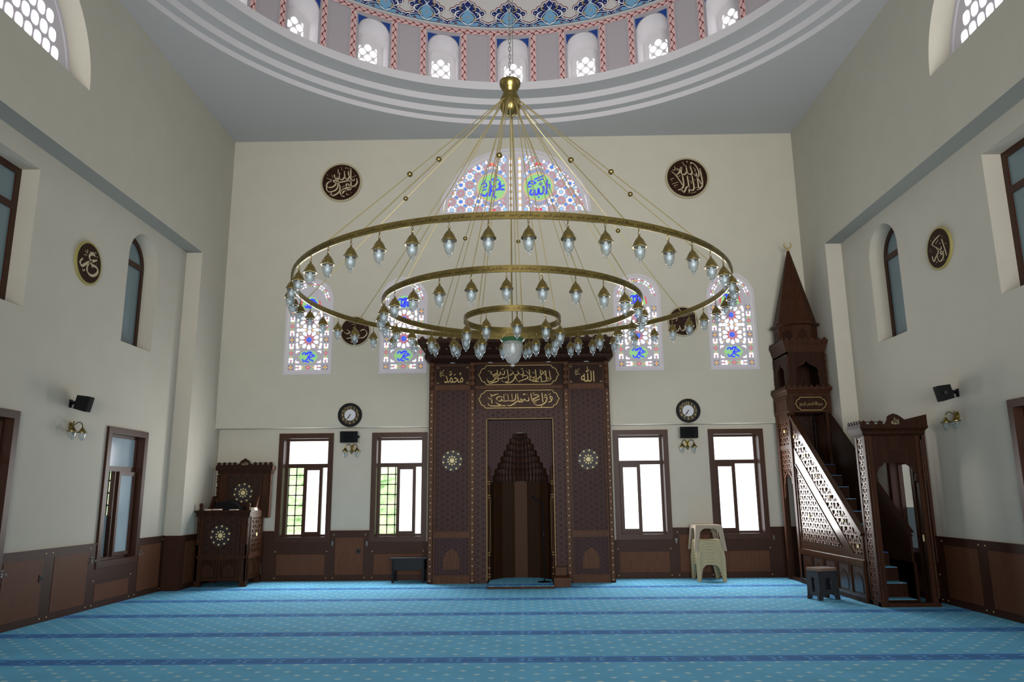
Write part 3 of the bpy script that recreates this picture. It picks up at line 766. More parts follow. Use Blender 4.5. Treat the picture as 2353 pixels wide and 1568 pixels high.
def wood_window(fr, u0, u1, v0, v1, style, label, depth=.24):
    o = MB(); c = .088
    o.frame(fr, u0, u1, v0, v1, c, .0, .035)                                    # casing
    i0, i1, j0, j1 = u0 + c, u1 - c, v0 + c, v1 - c
    for a in (((i0 - .012, i0), (j0, j1)), ((i1, i1 + .012), (j0, j1)), ((i0, i1), (j0 - .012, j0)), ((i0, i1), (j1, j1 + .012))):
        o.fbox(fr, a[0][0], a[0][1], a[1][0], a[1][1], -depth, .0)              # lining
    o.frame(fr, i0, i1, j0, j1, .035, -depth, -depth + .06)
    tr = j1 - .035 - .40
    o.fbox(fr, i0 + .035, i1 - .035, tr - .07, tr, -depth, -depth + .06)        # transom
    root = struct(o.build(wname(), M['frame']), label)
    a0, a1, b0 = i0 + .035, i1 - .035, j0 + .035; wdt = a1 - a0; t0 = tr - .07
    wp = -depth + .03
    if style == 'left':
        pane(root, fr, a0, a1, tr, j1 - .035, wp, M['g_frost'])
        m1 = a0 + wdt * .44
        pane(root, fr, a0, m1, b0, t0, wp - .02, M['pane'], 'clear_pane')
        s = MB().frame(fr, m1 - .02, a0 + wdt * .87, b0 - .01, t0 + .01, .055, -depth + .05, -depth + .10).build('sash', M['frame'], root)
        pane(s, fr, m1 + .035, a0 + wdt * .87 - .055, b0 + .045, t0 - .045, -depth + .075, M['g_frost'])
        pane(root, fr, a0 + wdt * .87, a1, b0, t0, wp, M['g_frost'])
        grating(root, fr, a0 - .03, a0 + wdt * .52, b0 - .03, t0 + .05, -depth - .10, .125, .165)
    elif style == 'right':
        pane(root, fr, a0, a1, tr, j1 - .035, wp, M['g_frost'])
        m1 = a0 + wdt * .50
        s = MB().frame(fr, a0 - .005, m1, b0 - .01, t0 + .01, .06, -depth + .05, -depth + .10).build('sash', M['frame'], root)
        pane(s, fr, a0 + .055, m1 - .06, b0 + .05, t0 - .05, -depth + .075, M['g_frost'])
        pane(root, fr, m1, a1, b0, t0, wp, M['g_frost'])
    elif style == 'side':
        pane(root, fr, a0, a1, tr, j1 - .035, wp, M['g_pane'])
        m1 = a0 + wdt * .42
        o2 = MB().fbox(fr, m1 - .03, m1 + .03, b0, t0, -depth, -depth + .06).build('mullion', M['frame'], root)
        pane(root, fr, a0, m1 - .03, b0, b0 + (t0 - b0) * .48, wp - .03, M['g_pane'])
        pane(root, fr, a0, m1 - .03, b0 + (t0 - b0) * .48, t0, wp - .03, M['pane'], 'clear_pane')
        s = MB().frame(fr, m1 + .03, a1, b0, t0, .05, -depth + .04, -depth + .09).build('sash', M['frame'], root)
        pane(s, fr, m1 + .08, a1 - .05, b0 + .05, t0 - .05, -depth + .065, M['g_pane'])
        grating(root, fr, a0 - .05, a1 + .05, b0, t0 + .05, -depth - .16)
    elif style == 'blind':
        for q0, q1, e0, e1 in ((a0, a1, tr, j1 - .035), (a0, a1, b0, t0)): pane(root, fr, q0, q1, e0, e1, wp, M['g_pane'])
        MB().fbox(fr, (a0 + a1) / 2 - .03, (a0 + a1) / 2 + .03, b0, t0, -depth, -depth + .06).build('mullion', M['frame'], root)
    return root
wood_window(F2, *BW[0], *BZ, 'left', 'brown framed back window beside the preaching lectern, grating outside its left light')
wood_window(F2, *BW[1], *BZ, 'left', 'brown framed back window over the low black bench')
wood_window(F2, *BW[2], *BZ, 'right', 'brown framed back window just right of the prayer niche, all panes white')
wood_window(F2, *BW[3], *BZ, 'right', 'brown framed back window behind the stack of stools')
for sgn, nm in ((-1, 'left'), (1, 'right')):
    FR = (LEFTW if sgn < 0 else RIGHTW)(sgn * W2)
    for s, st_, wh in ((SW1, 'side', 'far'), (SW2, 'blind', 'near')):
        a, c = (s[0], s[1]) if sgn < 0 else (-s[1], -s[0])
        wood_window(FR, a, c, SWZ[0], SWZ[1], st_, 'tall brown window low on the %s wall, the %s one of two' % (nm, wh), .13)
    # arched upper window
    a, c = (AW[0], AW[1]) if sgn < 0 else (-AW[1], -AW[0]); cu = (a + c) / 2; hw = (c - a) / 2
    o = MB(); dp = .22
    o.poly(FR, arch(cu, hw, AW[2], AW[3]), [arch(cu, hw - .075, AW[2] + .05, AW[3])], -dp, .05)
    o.fbox(FR, cu - hw + .05, cu + hw - .05, AW[3] - .02, AW[3] + .06, -dp - .05, -dp + .003)
    root = struct(o.build(wname(), M['frame']), 'arched frosted upper window in the %s wall' % nm)
    MB().poly(FR, arch(cu, hw - .07, AW[2] + .04, AW[3]), (), -dp - .02, .01).build('glass_pane', M['g_side'], root)
    a, c = (RW[0], RW[1]) if sgn < 0 else (-RW[1], -RW[0])
    o = MB().frame(FR, a, c, RW[2], RW[3], .08, -dp - .05, -dp)
    o.fbox(FR, a + .08, c - .08, 4.70, 4.78, -dp - .05, -dp); o.fbox(FR, (a + c) / 2 - .04, (a + c) / 2 + .04, RW[2] + .08, RW[3] - .08, -dp - .05, -dp - .002)
    root = struct(o.build(wname(), M['frame']), 'wide rectangular frosted upper window in the %s wall' % nm)
    pane(root, FR, a + .05, c - .05, RW[2] + .05, RW[3] - .05, -dp - .02, M['g_side'])
# ground and slope outside
b = MB(); N = 14
for i in range(N):
    for j in range(6):
        P = lambda i, j: (-9 + 18 * i / N, 14.6 + 1.0 * j, -.3 + .62 * j + .18 * math.sin(i * 1.7 + j * 2.1))
        b.quad(P(i, j), P(i + 1, j), P(i + 1, j + 1), P(i, j + 1))
for i in range(8):
    for j in range(5):
        P = lambda i, j: (-7.2 - 1.0 * j, 5 + 2.0 * i, -.3 + .6 * j + .15 * math.sin(i * 2.3 + j))
        b.quad(P(i, j), P(i, j + 1), P(i + 1, j + 1), P(i + 1, j))
struct(b.build('ground_outside', M['hill'], smooth=True), 'grassy slope outside the windows')
M['stud'] = mat('bone_stud', 'a89880', .5)
M['dgold'] = mat('dull_gold', '75623a', .45, .3)
M['nwood'] = mat('niche_board', '2c1b0f', .55, noise=.2, nscale=6, stretch=(8, 8, .4), spec=.12)
M['nlight'] = mat('niche_board_pale', '463024', .6, spec=.12)
M['lat'] = mat('polished_lattice_wood', '5a3a28', .3, spec=.5)
M['woodg'] = mat('polished_walnut', '3b2112', .22, noise=.3, nscale=5, stretch=(6, 6, .6), spec=.5)
M['wood_m'] = mat('warm_walnut', '513019', .48, noise=.3, nscale=5, stretch=(6, 6, .6), spec=.16)
M['back'] = mat('dark_backing', '2a1a16', .8)
# ------------------------------------------------------------------ wainscot
def dado(name, label, fr, slabs, panels, screws=()):
    o = MB()
    for u0, u1, v0, v1 in slabs:
        o.fbox(fr, u0, u1, v0, v1, 0, .022)
        if v1 > .8: o.fbox(fr, u0, u1, v1 - .012, v1 + .004, 0, .03)
    root = struct(o.build(name, M['dado']), label)
    for u0, u1, v0, v1 in panels:
        MB().fbox(fr, u0, u1, v0, v1, .022, .026).build('veneer_panel', M['panel'], root)
    s = MB()
    for u, v in screws: s.disc(fr, u, v, .008, .026, 8, .004)
    if screws: s.build('screw_caps', M['cream'], root)
    return root
ZDD = .825
sl = [(-W, -1.46, 0, BZ[0] - .002), (1.64, W, 0, BZ[0] - .002)] + [(a, b_, BZ[0] - .002, ZDD) for a, b_ in ((-W, -4.152), (-3.188, -2.512), (2.682, 3.383), (4.342, W))]
pn = [(-4.09, -3.267, .10, .435), (-3.09, -2.61, .10, .71), (-2.424, -1.61, .10, .43), (1.77, 2.605, .10, .435), (2.79, 3.30, .10, .706), (3.483, 4.29, .10, .435)]
dado('baseboard_back', 'dark brown wood wainscot along the back wall', F2, sl, pn,
     [(x, z) for a, b_, c, d in pn for x in (a - .03, b_ + .03) for z in (.05, d + .05)])
for sgn, nm in ((-1, 'left'), (1, 'right')):
    FR = (LEFTW if sgn < 0 else RIGHTW)(sgn * W2)
    S = (lambda a, b_: (a, b_)) if sgn < 0 else (lambda a, b_: (-b_, -a))
    zl = SWZ[0] - .002
    sl = [S(YB, PY) + (0, zl)] + [S(*r) + (zl, ZDD) for r in ((YB, SW2[0] - .002), (SW2[1] + .002, SW1[0] - .002), (SW1[1] + .002, PY))]
    pn = [S(*r) + (.085, z) for r, z in (((8.29, 8.98), .725), ((9.19, 9.90), .725), ((10.11, 10.97), .30), ((11.2, 11.86), .725), ((7.25, 8.17), .30), ((6.3, 7.05), .725), ((5.2, 6.1), .725))]
    dado('baseboard_' + nm, 'dark brown wood wainscot along the %s wall' % nm, FR, sl, pn, [(x, z) for a, b_, c, d in pn for x in (a - .04, b_ + .04) for z in (.045, d + .05)])
    o = MB(); P = (LEFTW if sgn < 0 else RIGHTW)(sgn * W)
    a, c = S(PY, D2 - .025); o.fbox(P, a, c, 0, ZDD, 0, .022)
    xs = sorted((sgn * (W - .022), sgn * W2)); o.box(xs[0], xs[1], PY - .022, PY, 0, ZDD)
    r = struct(o.build('baseboard_%s_pilaster' % nm, M['dado']), 'dark wood wainscot wrapped round the %s corner pilaster' % nm)
    a, c = S(12.12, 12.75); MB().fbox(P, a, c, .085, .725, .022, .026).build('veneer_panel', M['panel'], r)

# coat hooks and sockets
def hook(fr, u, v, label):
    t = MB(); t.disc(fr, u, v + .03, .016, .028, 10, .006); t.fbox(fr, u - .008, u + .008, v - .03, v + .04, .022, .028)
    t.tube([fr(u, v + .0, .028), fr(u, v - .02, .05), fr(u, v - .012, .075), fr(u, v + .012, .08)], .006, 6)
    t.tube([fr(u, v + .02, .028), fr(u, v + .035, .05), fr(u, v + .055, .06)], .005, 6)
    tag(t.build('coat_hook', M['steel']), label, 'coat hook', 'coat hooks on the wainscot')
FL, FRR = LEFTW(-W2), RIGHTW(W2)
hook(F2, -3.14, .605, 'small metal coat hook right of the back window beside the lectern')
hook(F2, -2.55, .60, 'small metal coat hook left of the window over the black bench')
hook(F2, 2.735, .605, 'small metal coat hook left of the stack of stools')
hook(F2, 4.39, .645, 'small metal coat hook beside the pulpit stair')
hook(FL, 8.275, .61, 'metal coat hook at the left edge of the photo')
hook(FL, 9.985, .614, 'metal coat hook left of the tall left side window')
hook(FL, 11.2, .612, 'metal coat hook right of the tall left side window')
def socket(fr, u, v, label):
    t = thing('wall_socket', label, 'socket', fr(u, v, .026))
    MB().fbox(fr, u - .04, u + .04, v - .04, v + .04, .026, .034).build('cover_plate', M['socket'], t)
    MB().disc(fr, u, v, .022, .036, 14, .004).build('socket_insert', M['black'], t)
socket(F2, -2.69, .485, 'dark wall socket on the panel between the left back windows')
socket(FL, 8.965, .50, 'dark wall socket on the left wall panel')

# ------------------------------------------------------------------ chandelier
CC = (.058, 7.354)
ch = thing('chandelier', 'huge three-ring brass chandelier hanging from the dome on a chain', 'chandelier', (CC[0], CC[1], 5.4))
b = MB(); z = 5.78; k = 0
while z < 13.7:
    a = k % 2 * PI / 2; L = []
    for i in range(10):
        t = 2 * PI * i / 10; L.append((CC[0] + .013 * math.cos(t) * math.cos(a), CC[1] + .013 * math.cos(t) * math.sin(a), z + .03 + .03 * math.sin(t)))
    b.tube(L, .0042, 5, closed=True); z += .047; k += 1
b.build('chain', M['steel'], ch)
MB().tube([(CC[0] + .03, CC[1], 5.75), (CC[0] + .034, CC[1], 6.6), (CC[0] + .02, CC[1], 13.7)], .004, 5).build('cable', M['steel'], ch)
b = MB()
b.lathe([(.0, 5.775), (.095, 5.775), (.114, 5.79), (.116, 5.775), (.11, 5.74), (.09, 5.70), (.068, 5.668), (.066, 5.655), (.082, 5.645), (.088, 5.62), (.10, 5.60), (.113, 5.555), (.112, 5.50), (.095, 5.44), (.06, 5.40), (.02, 5.383), (0, 5.383)], 28, (CC[0], CC[1], 0))
b.build('hub', M['brass'], ch, smooth=True)
RINGS = [('large', 2.168, 3.39, .058, 46, -93.7, 54), ('middle', 1.312, 3.244, .062, 27, -91.2, 33), ('small', .492, 3.108, .06, 10, -84.0, 12)]
class CylOut:
    def __init__(s, c, r): s.c = c; s.r = r
    def __call__(s, u, v, w=0.0):
        a = -PI / 2 + u / s.r; r = s.r + w
        return V3((s.c[0] + r * math.cos(a), s.c[1] + r * math.sin(a), v))
BIS = arabic('بسم الله الرحمن الرحيم')
for nm, r, z, h, nl, ph, nt in RINGS:
    b = MB(); b.lathe([(r - .012, z), (r, z), (r, z + h), (r - .012, z + h), (r - .012, z)], 96 if r > 1 else 64, (CC[0], CC[1], 0))
    rg = b.build('ring', M['brass'], ch, smooth=True); rg['label'] = '%s brass ring' % nm
    t = MB(); co = CylOut(CC, r); ci = Cyl(CC, r - .012)
    for i in range(nt):
        u = 2 * PI * r * (i + .5) / nt; L = 2 * PI * r / nt
        put_text(t, co, BIS, u - L * .43, u + L * .43, z + .007, z + h - .008, .0025, 0)
        u2 = 2 * PI * (r - .012) * i / nt
        put_text(t, ci, BIS, u2 - L * .38, u2 + L * .38, z + .014, z + h - .014, .0025, 1)
    t.build('inscription', [M['ink'], M['brass_d']], rg)
# lamps: brass cap with hook > glass shade, opal bulb
def lamp_proto(loc):
    c = MB()
    c.tube([(.0 + .008 * math.cos(t), 0, -.014 + .014 * math.sin(t)) for t in [2 * PI * i / 8 for i in range(8)]], .0025, 5, closed=True)
    c.tube([(0, .008 * math.cos(t), -.038 + .014 * math.sin(t)) for t in [2 * PI * i / 8 for i in range(8)]], .0025, 5, closed=True)
    c.lathe([(0, -.05), (.007, -.052), (.010, -.066), (.024, -.080), (.036, -.098), (.046, -.120), (.050, -.135), (.058, -.140), (.058, -.150), (.046, -.150)], 14)
    o = c.build('pendant_lamp', M['brass'], None, smooth=True)
    g = MB().lathe([(.042, -.146), (.0425, -.175), (.039, -.205), (.030, -.232), (.017, -.247), (.010, -.252), (.012, -.262), (.009, -.272), (0, -.276)], 14).build('glass_shade', M['clear'], o, smooth=True)
    MB().lathe([(.012, -.146), (.014, -.155), (.022, -.17), (.026, -.185), (.022, -.203), (.010, -.213), (0, -.215)], 10).build('bulb', M['bulb'], o, smooth=True)
    return o
proto = lamp_proto(None); first = True
inv = PINV(ch)
for nm, r, z, h, nl, ph, nt in RINGS:
    for i in range(nl):
        a = math.radians(ph + 360 * i / nl)
        o = proto if first else copy_tree(proto); first = False
        o.parent = ch; o.matrix_parent_inverse = inv
        o.location = (CC[0] + (r - .006) * math.cos(a), CC[1] + (r - .006) * math.sin(a), z); o.rotation_euler = (0, 0, random.uniform(0, 3))
def rod(a, ri, ball=None):
    nm, r, z, h = RINGS[ri][:4]; a = math.radians(a)
    p0 = V3((CC[0] + .095 * math.cos(a), CC[1] + .095 * math.sin(a), 5.56 - .02 * ri)); p1 = V3((CC[0] + (r - .006) * math.cos(a), CC[1] + (r - .006) * math.sin(a), z + h))
    o = MB().tube([p0, p0.lerp(p1, .35), p1], .005, 6).build('suspension_rod', M['rodm'], ch)
    if ball:
        q = p0.lerp(p1, ball); MB().lathe([(.027 * math.sin(PI * i / 8), -.027 * math.cos(PI * i / 8)) for i in range(9)], 14, q).build('ball_joint', M['brass'], o, smooth=True)
for a, f in ((27.3, .6), (57, .55), (87, .55), (117.4, .55), (147, .52), (174.7, .5), (-133.2, .6), (-121.3, .55), (-93.5, .6), (-65.8, .6), (-45.8, .6), (-8.2, .55)): rod(a, 0, f)
for a in (-145, -104, -64, -33, 10, 50, 88, 127, 170): rod(a, 1)
for a in (-132, -90.3, -50.9, 20, 78, 135): rod(a, 2)
# central bowl lamp
b = MB().lathe([(.104, 2.905), (.122, 2.925), (.127, 2.935), (.122, 2.94), (.100, 2.935), (.098, 2.905)], 28, (CC[0], CC[1], 0)); 
bowl = b.build('bowl_lamp', M['green'], ch, smooth=True); bowl['label'] = 'large frosted bowl lamp with green rim at the centre'
MB().lathe([(.099, 2.91), (.104, 2.88), (.100, 2.82), (.083, 2.755), (.052, 2.705), (.028, 2.69), (.016, 2.684), (.024, 2.672), (.022, 2.66), (.0, 2.652)], 28, (CC[0], CC[1], 0)).build('glass_shade', M['frost'], bowl, smooth=True)
MB().lathe([(0, 2.90), (.015, 2.895), (.02, 2.86), (.033, 2.83), (.03, 2.80), (.012, 2.785), (0, 2.784)], 12, (CC[0], CC[1], 0)).build('bulb', M['bulb'], bowl, smooth=True)
b = MB(); b.tube([(CC[0], CC[1], 5.39), (CC[0], CC[1], 3.09)], .005, 6); b.lathe([(.02 * math.sin(PI * i / 6), -.02 * math.cos(PI * i / 6)) for i in range(7)], 10, (CC[0], CC[1], 3.09))
for k in range(3):
    a = -PI / 2 + 2.09 * k + .5; b.tube([(CC[0], CC[1], 3.09), (CC[0] + .118 * math.cos(a), CC[1] + .118 * math.sin(a), 2.935)], .003, 5)
b.build('suspension_chain', M['brass'], bowl)

# ------------------------------------------------------------------ calligraphy medallions
def norm(cx, cy, rx, ry, sh=0.0): return lambda x, y: ((x - cx) / rx, -(y - (cy + (x - cx) * sh)) / ry)
TL = [[(1145, 360), (1150, 600), (1165, 800), (1170, 1040)], [(735, 380), (740, 600), (745, 900), (720, 990), (640, 1060), (480, 1095), (400, 1040), (380, 930), (400, 820), (540, 735)],
 [(1065, 430), (1080, 560), (1105, 610), (1080, 680), (1000, 690), (960, 620), (935, 430)], [(950, 600), (910, 690), (850, 715), (790, 680), (770, 560), (795, 490)],
 [(750, 470), (740, 600), (690, 695), (630, 620), (620, 540)], [(1340, 670), (1365, 800), (1300, 900), (1170, 950), (1060, 990), (860, 1070)],
 [(1270, 680), (1260, 750), (1210, 720), (1190, 690), (1190, 740), (1130, 770), (1090, 740), (950, 770), (760, 800), (640, 790), (600, 770), (620, 730), (680, 730), (690, 800), (640, 900), (520, 955), (420, 940), (395, 870)],
 [(1010, 940), (1020, 870), (1070, 850), (1110, 890), (1070, 930), (1020, 940)], [(1110, 910), (1000, 980), (880, 1040), (1010, 1045), (1170, 1030)],
 [(780, 830), (815, 960), (800, 1080), (720, 1160), (600, 1215), (540, 1180), (550, 1120)], [(830, 1060), (840, 1160), (900, 1230), (980, 1250)], [(900, 1160), (950, 1080), (1060, 1040)]]
TLs = [[(825, 300), (865, 410)], [(1200, 640), (1325, 580)], [(860, 960), (970, 900)], [(540, 550), (570, 660)], [(980, 310), (1000, 340), (960, 350)], [(1040, 360), (1110, 345)], [(370, 640), (450, 690), (540, 700)], [(1030, 1140), (1040, 1190), (1110, 1180)], [(1170, 1110), (1185, 1140)], [(355, 520), (410, 580)], [(480, 1180), (490, 1195)], [(320, 880), (330, 890)], [(570, 985), (580, 995)], [(1250, 500), (1265, 515)], [(1300, 950), (1345, 940)]]
TR = [[(1245, 510), (1270, 700), (1295, 900), (1285, 1020), (1230, 1100), (1110, 1160)], [(1035, 670), (1130, 760), (1200, 870), (1260, 980), (1290, 1000)], [(1120, 630), (1145, 800), (1165, 1000), (1170, 1160)],
 [(965, 375), (1000, 335), (1080, 380), (1150, 470), (1195, 580), (1205, 680), (1185, 780)], [(950, 420), (970, 530), (1000, 620), (960, 680), (890, 670), (845, 600), (820, 410)],
 [(830, 580), (800, 660), (730, 690), (670, 650), (665, 560), (690, 465), (640, 530), (600, 630), (510, 705)], [(365, 585), (480, 690), (600, 860), (690, 1020)], [(690, 690), (710, 830), (720, 980), (690, 1070), (620, 1130), (535, 1145)],
 [(985, 700), (1005, 850), (1025, 1000), (1020, 1130), (950, 1165), (880, 1120), (860, 1040)], [(845, 720), (855, 860), (875, 1060), (875, 1245)], [(860, 1050), (800, 1070), (760, 1150), (710, 1215), (650, 1160), (640, 1090)]]
TRs = [[(1040, 480), (1090, 530), (1095, 610)], [(900, 860), (950, 910), (965, 970)], [(705, 310), (750, 360), (770, 430)], [(365, 970), (560, 910)], [(340, 820), (375, 880)], [(330, 820), (440, 795)], [(930, 1255), (1090, 1205)], [(425, 1000), (470, 1080)], [(430, 1010), (540, 995)], [(1045, 1105), (1135, 1065)], [(400, 550), (480, 540), (470, 440)], [(510, 500), (590, 530), (530, 555)], [(840, 290), (880, 300), (850, 320)], [(1060, 840), (1080, 880)], [(920, 750), (930, 775)], [(1325, 680), (1335, 690)], [(1330, 790), (1350, 800)], [(1335, 905), (1345, 912)], [(550, 745), (640, 720)], [(1080, 985), (1095, 1000)]]
SL = [[(870, 615), (830, 570), (770, 545), (720, 570), (710, 640), (745, 710), (800, 740), (925, 720)], [(540, 665), (490, 720), (490, 800), (545, 860), (620, 820), (700, 775), (760, 795), (810, 850), (900, 900), (960, 960), (975, 1050), (930, 1120), (850, 1150), (760, 1110), (690, 1010), (680, 900), (715, 800)], [(795, 738), (720, 778)], [(780, 830), (820, 930)]]
SLs = [[(700, 485), (885, 520)], [(560, 950), (590, 1000), (625, 970)], [(580, 430), (620, 520)], [(640, 420), (650, 520)], [(560, 560), (640, 570)], [(900, 610), (935, 640)], [(920, 820), (935, 830)]]
SR = [[(780, 430), (700, 500), (620, 580), (550, 690), (600, 740), (680, 790), (740, 830), (760, 800), (775, 740)], [(640, 790), (685, 860), (660, 940), (600, 1040), (560, 1130), (530, 1140), (515, 1060), (515, 1010)], [(805, 540), (830, 680), (860, 850), (875, 980)], [(825, 850), (780, 920), (740, 960), (735, 890), (770, 870), (795, 910), (795, 1000), (750, 1100), (690, 1145), (655, 1090), (650, 1010)]]
SRs = [[(640, 670), (720, 560)], [(600, 1190), (630, 1140)], [(700, 990), (710, 1010)], [(600, 490), (612, 505)], [(485, 540), (500, 550)], [(870, 640), (905, 680)], [(750, 640), (752, 680)], [(515, 600), (535, 580)], [(780, 1110), (820, 1100)], [(450, 860), (520, 900)], [(480, 810), (510, 820)], [(820, 480), (845, 465)]]
BL = [[(1130, 790), (1152, 880), (1100, 945), (1030, 955)], [(1150, 870), (1165, 940), (1215, 968)], [(1195, 940), (1270, 950), (1330, 890), (1290, 830), (1230, 850)], [(1030, 830), (1080, 860), (1040, 890), (990, 860)]]
BLs = [[(1095, 995), (1110, 1018), (1132, 975)], [(1100, 760), (1150, 745)], [(1170, 740), (1195, 745)], [(1070, 725), (1090, 735)], [(1290, 780), (1310, 800)], [(1235, 740), (1260, 760)]]
BR = [[(645, 1000), (648, 1080), (652, 1165)], [(608, 1085), (610, 1130), (595, 1165), (572, 1150), (560, 1095)], [(560, 1120), (545, 1160), (520, 1165), (505, 1120)], [(505, 1140), (490, 1170), (465, 1160), (470, 1110)]]
BRs = [[(525, 1042), (635, 1008)], [(440, 1070), (490, 1050), (480, 1080)], [(570, 1065), (585, 1060)], [(600, 1050), (615, 1055)], [(455, 1050), (480, 1035)], [(545, 1060), (555, 1070)]]
def medallion(fr, u, v, r, big, small, f, label, rim='cream', bw=.062):
    t = thing('calligraphy_medallion', label, 'wall medallion', fr(u, v, 0), 'round calligraphy medallions on the walls')
    MB().disc(fr, u, v, r, .028, 56, .028).build('rim', M[rim], t)
    dk = MB().disc(fr, u, v, r * .91, .031, 56, .004).build('disc', M['wood_d'], t)
    m = MB(); g = lambda x, y: (lambda q: (u + q[0] * r * .91, v + q[1] * r * .91))(f(x, y))
    strokes(m, fr, big, g, r * bw, .036); strokes(m, fr, small, g, r * bw * .45, .036)
    m.build('lettering', M['letter'], dk)
M['letter'] = mat('tan_letter', 'b5a888', .5)
M['rim1'] = mat('pale_gold_rim', 'a59c80', .5); M['rim2'] = mat('olive_gold_rim', 'a59a5e', .45, .2)
medallion(FRONT(D), -3.184, 7.143, .385, TL, TLs, norm(845, 790, 606, 560), 'upper left round calligraphy medallion on the back wall', 'rim1')
medallion(FRONT(D), 3.245, 7.125, .405, TR, TRs, norm(840, 785, 612, 560), 'upper right round calligraphy medallion on the back wall', 'rim1')
medallion(FRONT(D), -2.829, 4.297, .278, BL, BLs, norm(1155, 850, 205, 200), 'lower left back wall medallion partly hidden by hanging lamps', 'rim1')
medallion(FRONT(D), 3.02, 4.40, .275, BR, BRs, norm(540, 1080, 118, 128), 'lower right back wall medallion partly hidden by the large ring', 'rim1')
medallion(LEFTW(-W2), 9.225, 4.41, .285, SL, SLs, norm(735, 800, 320, 530, .537), 'round calligraphy medallion on the left side wall', 'rim2', .12)
medallion(RIGHTW(W2), -9.16, 4.43, .275, SR, SRs, norm(685, 790, 290, 505, -.589), 'round calligraphy medallion on the right side wall', 'rim2')

# ------------------------------------------------------------------ clocks, loudspeakers, sconces
def clock(u, v, label):
    fr = FRONT(D); t = thing('wall_clock', label, 'clock', fr(u, v, 0), 'wall clocks above the loudspeakers')
    m = MB(); n = 48
    m.poly(fr, [(u + .208 * math.cos(2 * PI * i / n), v + .208 * math.sin(2 * PI * i / n)) for i in range(n)], [[(u + .168 * math.cos(2 * PI * i / n), v + .168 * math.sin(2 * PI * i / n)) for i in range(n)]], .05, .05)
    m.build('case', M['black'], t)
    f = MB(); f.disc(fr, u, v, .17, .02, 48, .02); f_o = f.build('number_ring', M['brownring'], t)
    MB().disc(fr, u, v, .098, .026, 40, .006).build('dial', M['dial'], t)
    for h in range(1, 13):
        nm = MB(); a = PI / 2 - 2 * PI * h / 12; cu, cv = u + .133 * math.cos(a), v + .133 * math.sin(a)
        put_text(nm, fr, str(h), cu - .026, cu + .026, cv - .024, cv + .024, .022, 0, keep=True); nm.build('numeral', M['gold'], f_o)
    hd = MB(); mn = -2 * PI * 36.5 / 60 + PI / 2; hr = PI / 2 - 2 * PI * 7.6 / 12 + .35
    hd.strip(fr, [(u - .02 * math.cos(hr), v - .02 * math.sin(hr)), (u + .075 * math.cos(hr), v + .075 * math.sin(hr))], .010, .03); hd.build('hour_hand', M['black'], t)
    hd = MB(); hd.strip(fr, [(u - .02 * math.cos(mn), v - .02 * math.sin(mn)), (u + .115 * math.cos(mn), v + .115 * math.sin(mn))], .008, .033); hd.disc(fr, u, v, .009, .036, 10, .006); hd.build('minute_hand', M['black'], t)
M['brownring'] = mat('brown_clock_ring', '2e2a1e', .5)
clock(-2.869, 2.795, 'round black wall clock left of the prayer niche')
clock(3.018, 2.805, 'round black wall clock right of the prayer niche')
def speaker(fr, u, v, label, yaw=0.0, tilt=.0):
    t = thing('loudspeaker', label, 'loudspeaker', fr(u, v, 0), 'black wall loudspeakers')
    # tapered box, wider curved front
    def P(x, y, w):   # rotate locally: yaw about v, tilt about u
        w2 = w - .13; x2 = x * math.cos(yaw) + w2 * math.sin(yaw); w3 = -x * math.sin(yaw) + w2 * math.cos(yaw)
        y2 = y * math.cos(tilt) - w3 * math.sin(tilt); w4 = y * math.sin(tilt) + w3 * math.cos(tilt)
        return fr(u + x2, v + y2, w4 + .17)
    m = MB(); hb, ht = -.095, .10; q = []
    prof = [(-.10, .04), (-.155, .19), (-.08, .215), (0, .222), (.08, .215), (.155, .19), (.10, .04)]
    n = len(prof)
    m.add([P(x, hb * (.9 if w < .1 else 1), w) for x, w in prof] + [P(x, ht * (.85 if w < .1 else 1), w) for x, w in prof],
          [tuple(range(n)), tuple(range(2 * n - 1, n - 1, -1))] + [(i, i + n, (i + 1) % n + n, (i + 1) % n) for i in range(n)])
    m.build('cabinet', M['black'], t)
    g = MB(); L = [(-.148, .193), (-.08, .2175), (0, .2245), (.08, .2175), (.148, .193)]
    for i in range(4): g.quad(P(L[i][0], hb + .008, L[i][1] + .003), P(L[i + 1][0], hb + .008, L[i + 1][1] + .003), P(L[i + 1][0], ht - .008, L[i + 1][1] + .003), P(L[i][0], ht - .008, L[i][1] + .003))
    g.build('front_grille', M['blackc'], t)
    k = MB(); k.tube([fr(u, v, 0), P(0, 0, .05)], .022, 8); k.fbox(fr, u - .03, u + .03, v - .05, v + .05, 0, .012); k.build('bracket', M['black'], t); MB().tube([P(.12, 0, .12), P(.165, 0, .12)], .022, 8).build('side_knob', M['black'], t)
speaker(F2, -2.875, 2.42, 'small black loudspeaker under the clock left of the niche', 0, .12)
speaker(F2, 3.012, 2.435, 'small black loudspeaker under the clock right of the niche', 0, .12)
speaker(FL, 9.2, 2.57, 'black loudspeaker tilted down on the left side wall', .45, .22)
speaker(FRR, -9.2, 2.58, 'black loudspeaker tilted down on the right side wall', -.45, .22)
